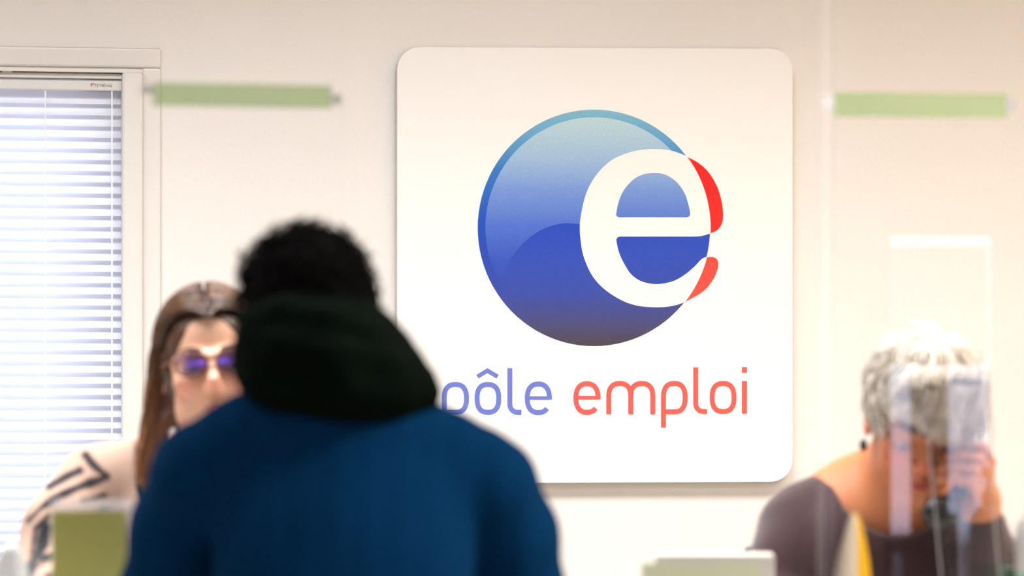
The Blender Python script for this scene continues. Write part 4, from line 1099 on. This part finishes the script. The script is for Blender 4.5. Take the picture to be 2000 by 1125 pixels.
# a second, leaning clear sheet with a shining edge before the grey haired woman
def side_sheet():
    d = 8.27; a = px_at(1797, 690, d); b = px_at(1850, 1190, d)
    t = empty('leaning_sheet', 'thin clear acrylic sheet with a shining slanted edge before the grey haired woman', 'screen', (b.x, b.y, DZ), -TH)
    o = Vector(t.location)
    top = px_at(1797, 690, d); s = F / d
    x0 = (1797 - 1850) / s; z1 = top.z - DZ; wdt = .085
    vs = []
    for (x, z) in ((0, 0), (wdt, 0), (wdt + x0 + .0, z1), (x0, z1)):
        vs += [(x, -.0012, z), (x, .0012, z)]
    f = [(0, 2, 4, 6), (7, 5, 3, 1), (0, 1, 3, 2), (4, 5, 7, 6)]
    mesh_obj('sheet', vs, f, M['acrylic'], t)
    m_e = clear_mat('bright_edge', 1.49, (.85, .92, 1.0), .15, haze=.5)
    for xa in (0, wdt):
        P = np.array([[(xa, 0, 0.0), (xa + x0 * .5, -.001, z1 * .5), (xa + x0, 0, z1)]])
        v, q = tubes(P, np.full(3, .0014), 6); np_mesh('edge', v, q, m_e, t)
side_sheet()

# ------------------------------------------------------------------ small things on the counter
def sheet_holder(label, px0, px1, ptop, d, col, sx0, sx1, stop, lab2=None):
    s = F / d; c = (px0 + px1) / 2; w0 = px_at(c, 562.5, d)
    t = empty('sign_holder', label, 'sign holder', (w0.x, w0.y, DZ), -TH)
    Z = lambda py: CAMH + (562.5 - py) / s - DZ
    X = lambda px: (px - c) / s
    m = clear_mat('holder_acrylic', 1.49, (1, 1, 1), .05, haze=.28)
    box('front_plate', X(px0), X(px1), -.003, -.0012, 0, Z(ptop), m, t, .0005)
    box('sheet', X(sx0), X(sx1), -.0058, -.0050, .006, Z(stop), see_through(mat('green_sheet', col, .8, .2, noise=.08, nscale=150), .6, .12, (.9, .95, .6)), t)
    box('base', X(px0), X(px1), -.03, .05, -0.0, .004, m, t, .001)
sheet_holder('clear acrylic stand holding an olive green sheet in front of the striped cardigan', 99, 266, 975, 8.12, lin((214, 214, 152)), 103, 247, 998)
def monitor():
    d = 8.27; s = F / d; c = 1394; w0 = px_at(c, 562.5, d)
    t = empty('monitor', 'pale grey computer monitor seen from behind below the sign', 'monitor', (w0.x, w0.y, DZ), -TH)
    Z = lambda py: CAMH + (562.5 - py) / s - DZ; X = lambda px: (px - c) / s
    m = mat('pale_plastic', (.80, .78, .73), .45, .4)
    box('casing', X(1276), X(1512), -.02, .02, .05, Z(1080), m, t, .006, 3)
    box('neck', -.03, .03, -.012, .012, .008, .06, m, t, .003); box('base', -.08, .08, -.05, .05, 0, .01, m, t, .003)
monitor()
def note():
    d = 8.04; s = F / d; c = 1368; w0 = px_at(c, 562.5, d)
    t = empty('paper_holder', 'pale green sheet in a small stand before the pale monitor', 'paper', (w0.x, w0.y, DZ), -TH)
    Z = lambda py: CAMH + (562.5 - py) / s - DZ; X = lambda px: (px - c) / s
    box('sheet', X(1253), X(1484), -.001, .0, .004, Z(1101), see_through(mat('pale_green_sheet', lin((232, 236, 212)), .8, .2), .5, .1, (1, 1, 1)), t)
    box('base', X(1253), X(1484), -.03, .04, 0, .004, mat('stand_plastic', (.8, .8, .78), .4), t, .001)
note()
def pointed():
    d = 8.02; s = F / d; w0 = px_at(1661, 562.5, d)
    t = empty('glue_bottle', 'cream and yellow pointed plastic bottle standing in front of the plum sweater', 'bottle', (w0.x, w0.y, DZ), -TH)
    zt = CAMH + (562.5 - 1002) / s - DZ
    prof = [(0, .030), (.25, .0285), (.5, .026), (.64, .0225), (.76, .0180), (.86, .0135), (.93, .0095), (.97, .0062), (.995, .003), (1, .0002)]
    n = 28; vs = []; fc = []; fy = []
    for z, r in prof:
        for i in range(n):
            a = 2 * math.pi * i / n; vs.append((r * math.cos(a) + .006 * z, r * .7 * math.sin(a), z * zt))
    for k in range(len(prof) - 1):
        for i in range(n):
            j = (i + 1) % n; f = (k * n + i, k * n + j, (k + 1) * n + j, (k + 1) * n + i)
            a = 2 * math.pi * (i + .5) / n
            (fy if math.cos(a) > .32 else fc).append(f)
    mesh_obj('body', vs, fc, mat('cream_plastic', lin((228, 212, 188)), .5), t, True)
    mesh_obj('yellow_side', vs, fy, mat('yellow_plastic', lin((226, 172, 5)), .5), t, True)
pointed()
def lathe(name, prof, m, parent, n=32):
    vs = [(r * math.cos(2 * math.pi * i / n), r * math.sin(2 * math.pi * i / n), z) for z, r in prof for i in range(n)]
    fs = [(k * n + i, k * n + (i + 1) % n, (k + 1) * n + (i + 1) % n, (k + 1) * n + i) for k in range(len(prof) - 1) for i in range(n)]
    fs.append(tuple(range(n - 1, -1, -1))); fs.append(tuple((len(prof) - 1) * n + i for i in range(n)))
    return mesh_obj(name, vs, fs, m, parent, True)
def gel():
    d = 8.05; w0 = px_at(2024, 562.5, d)
    t = empty('hand_gel_bottle', 'white plastic bottle with a mint green band at the right edge', 'bottle', (w0.x, w0.y, DZ), -TH)
    zt = CAMH + (562.5 - 1000) / (F / d) - DZ
    lathe('body', [(0, .028), (.004, .030), (zt * .80, .030), (zt * .90, .0275), (zt * .96, .020), (zt, .011)], mat('white_plastic', (.86, .88, .86), .4), t)
    lathe('pump', [(zt, .012), (zt + .018, .012), (zt + .02, .004), (zt + .04, .004), (zt + .042, .013), (zt + .052, .012)], mat('pump_plastic', (.85, .87, .86), .4), t)
    lathe('band', [(.03, .0302), (.034, .0306), (zt * .55, .0306), (zt * .555, .0302)], mat('mint_band', lin((150, 218, 190)), .5), t)
gel()
def cup():
    d = 8.32; w0 = px_at(1978, 562.5, d); zt = CAMH + (562.5 - 1107) / (F / d) - DZ
    t = empty('pen_cup', 'small dark green cup beside the white bottle at the right edge', 'cup', (w0.x, w0.y, DZ), -TH)
    lathe('body', [(0, .015), (.003, .017), (zt - .002, .019), (zt, .0185), (zt - .001, .0165), (.006, .015), (.005, .001)], mat('green_plastic', lin((40, 62, 45)), .5), t)
cup()
def paper():
    d = 8.10 + .06; s = F / d; c = px_at(40, 562.5, d)
    t = empty('paper_sheet', 'curled white paper sheet standing at the lower left corner', 'paper', (c.x, c.y, DZ), -TH)
    vs = []; fs = []; nx, nz = 14, 10
    zt = CAMH + (562.5 - 1062) / s - DZ
    for j in range(nz + 1):
        for i in range(nx + 1):
            u = i / nx; w_ = j / nz; x = (-.055 + .085 * u) - .018 * w_ * (u - .4) * 2 ; y = .03 * math.sin(u * 2.6 + .4) + .01 * w_ * w_
            vs.append((x, y, w_ * zt * (1 - .28 * (2 * u - 1) ** 2)))
    for j in range(nz):
        for i in range(nx): a = j * (nx + 1) + i; fs.append((a, a + 1, a + nx + 2, a + nx + 1))
    o = mesh_obj('sheet', vs, fs, mat('white_paper', (.85, .85, .84), .8, .2), t, True)
    md = o.modifiers.new('thickness', 'SOLIDIFY'); md.thickness = .0006
paper()
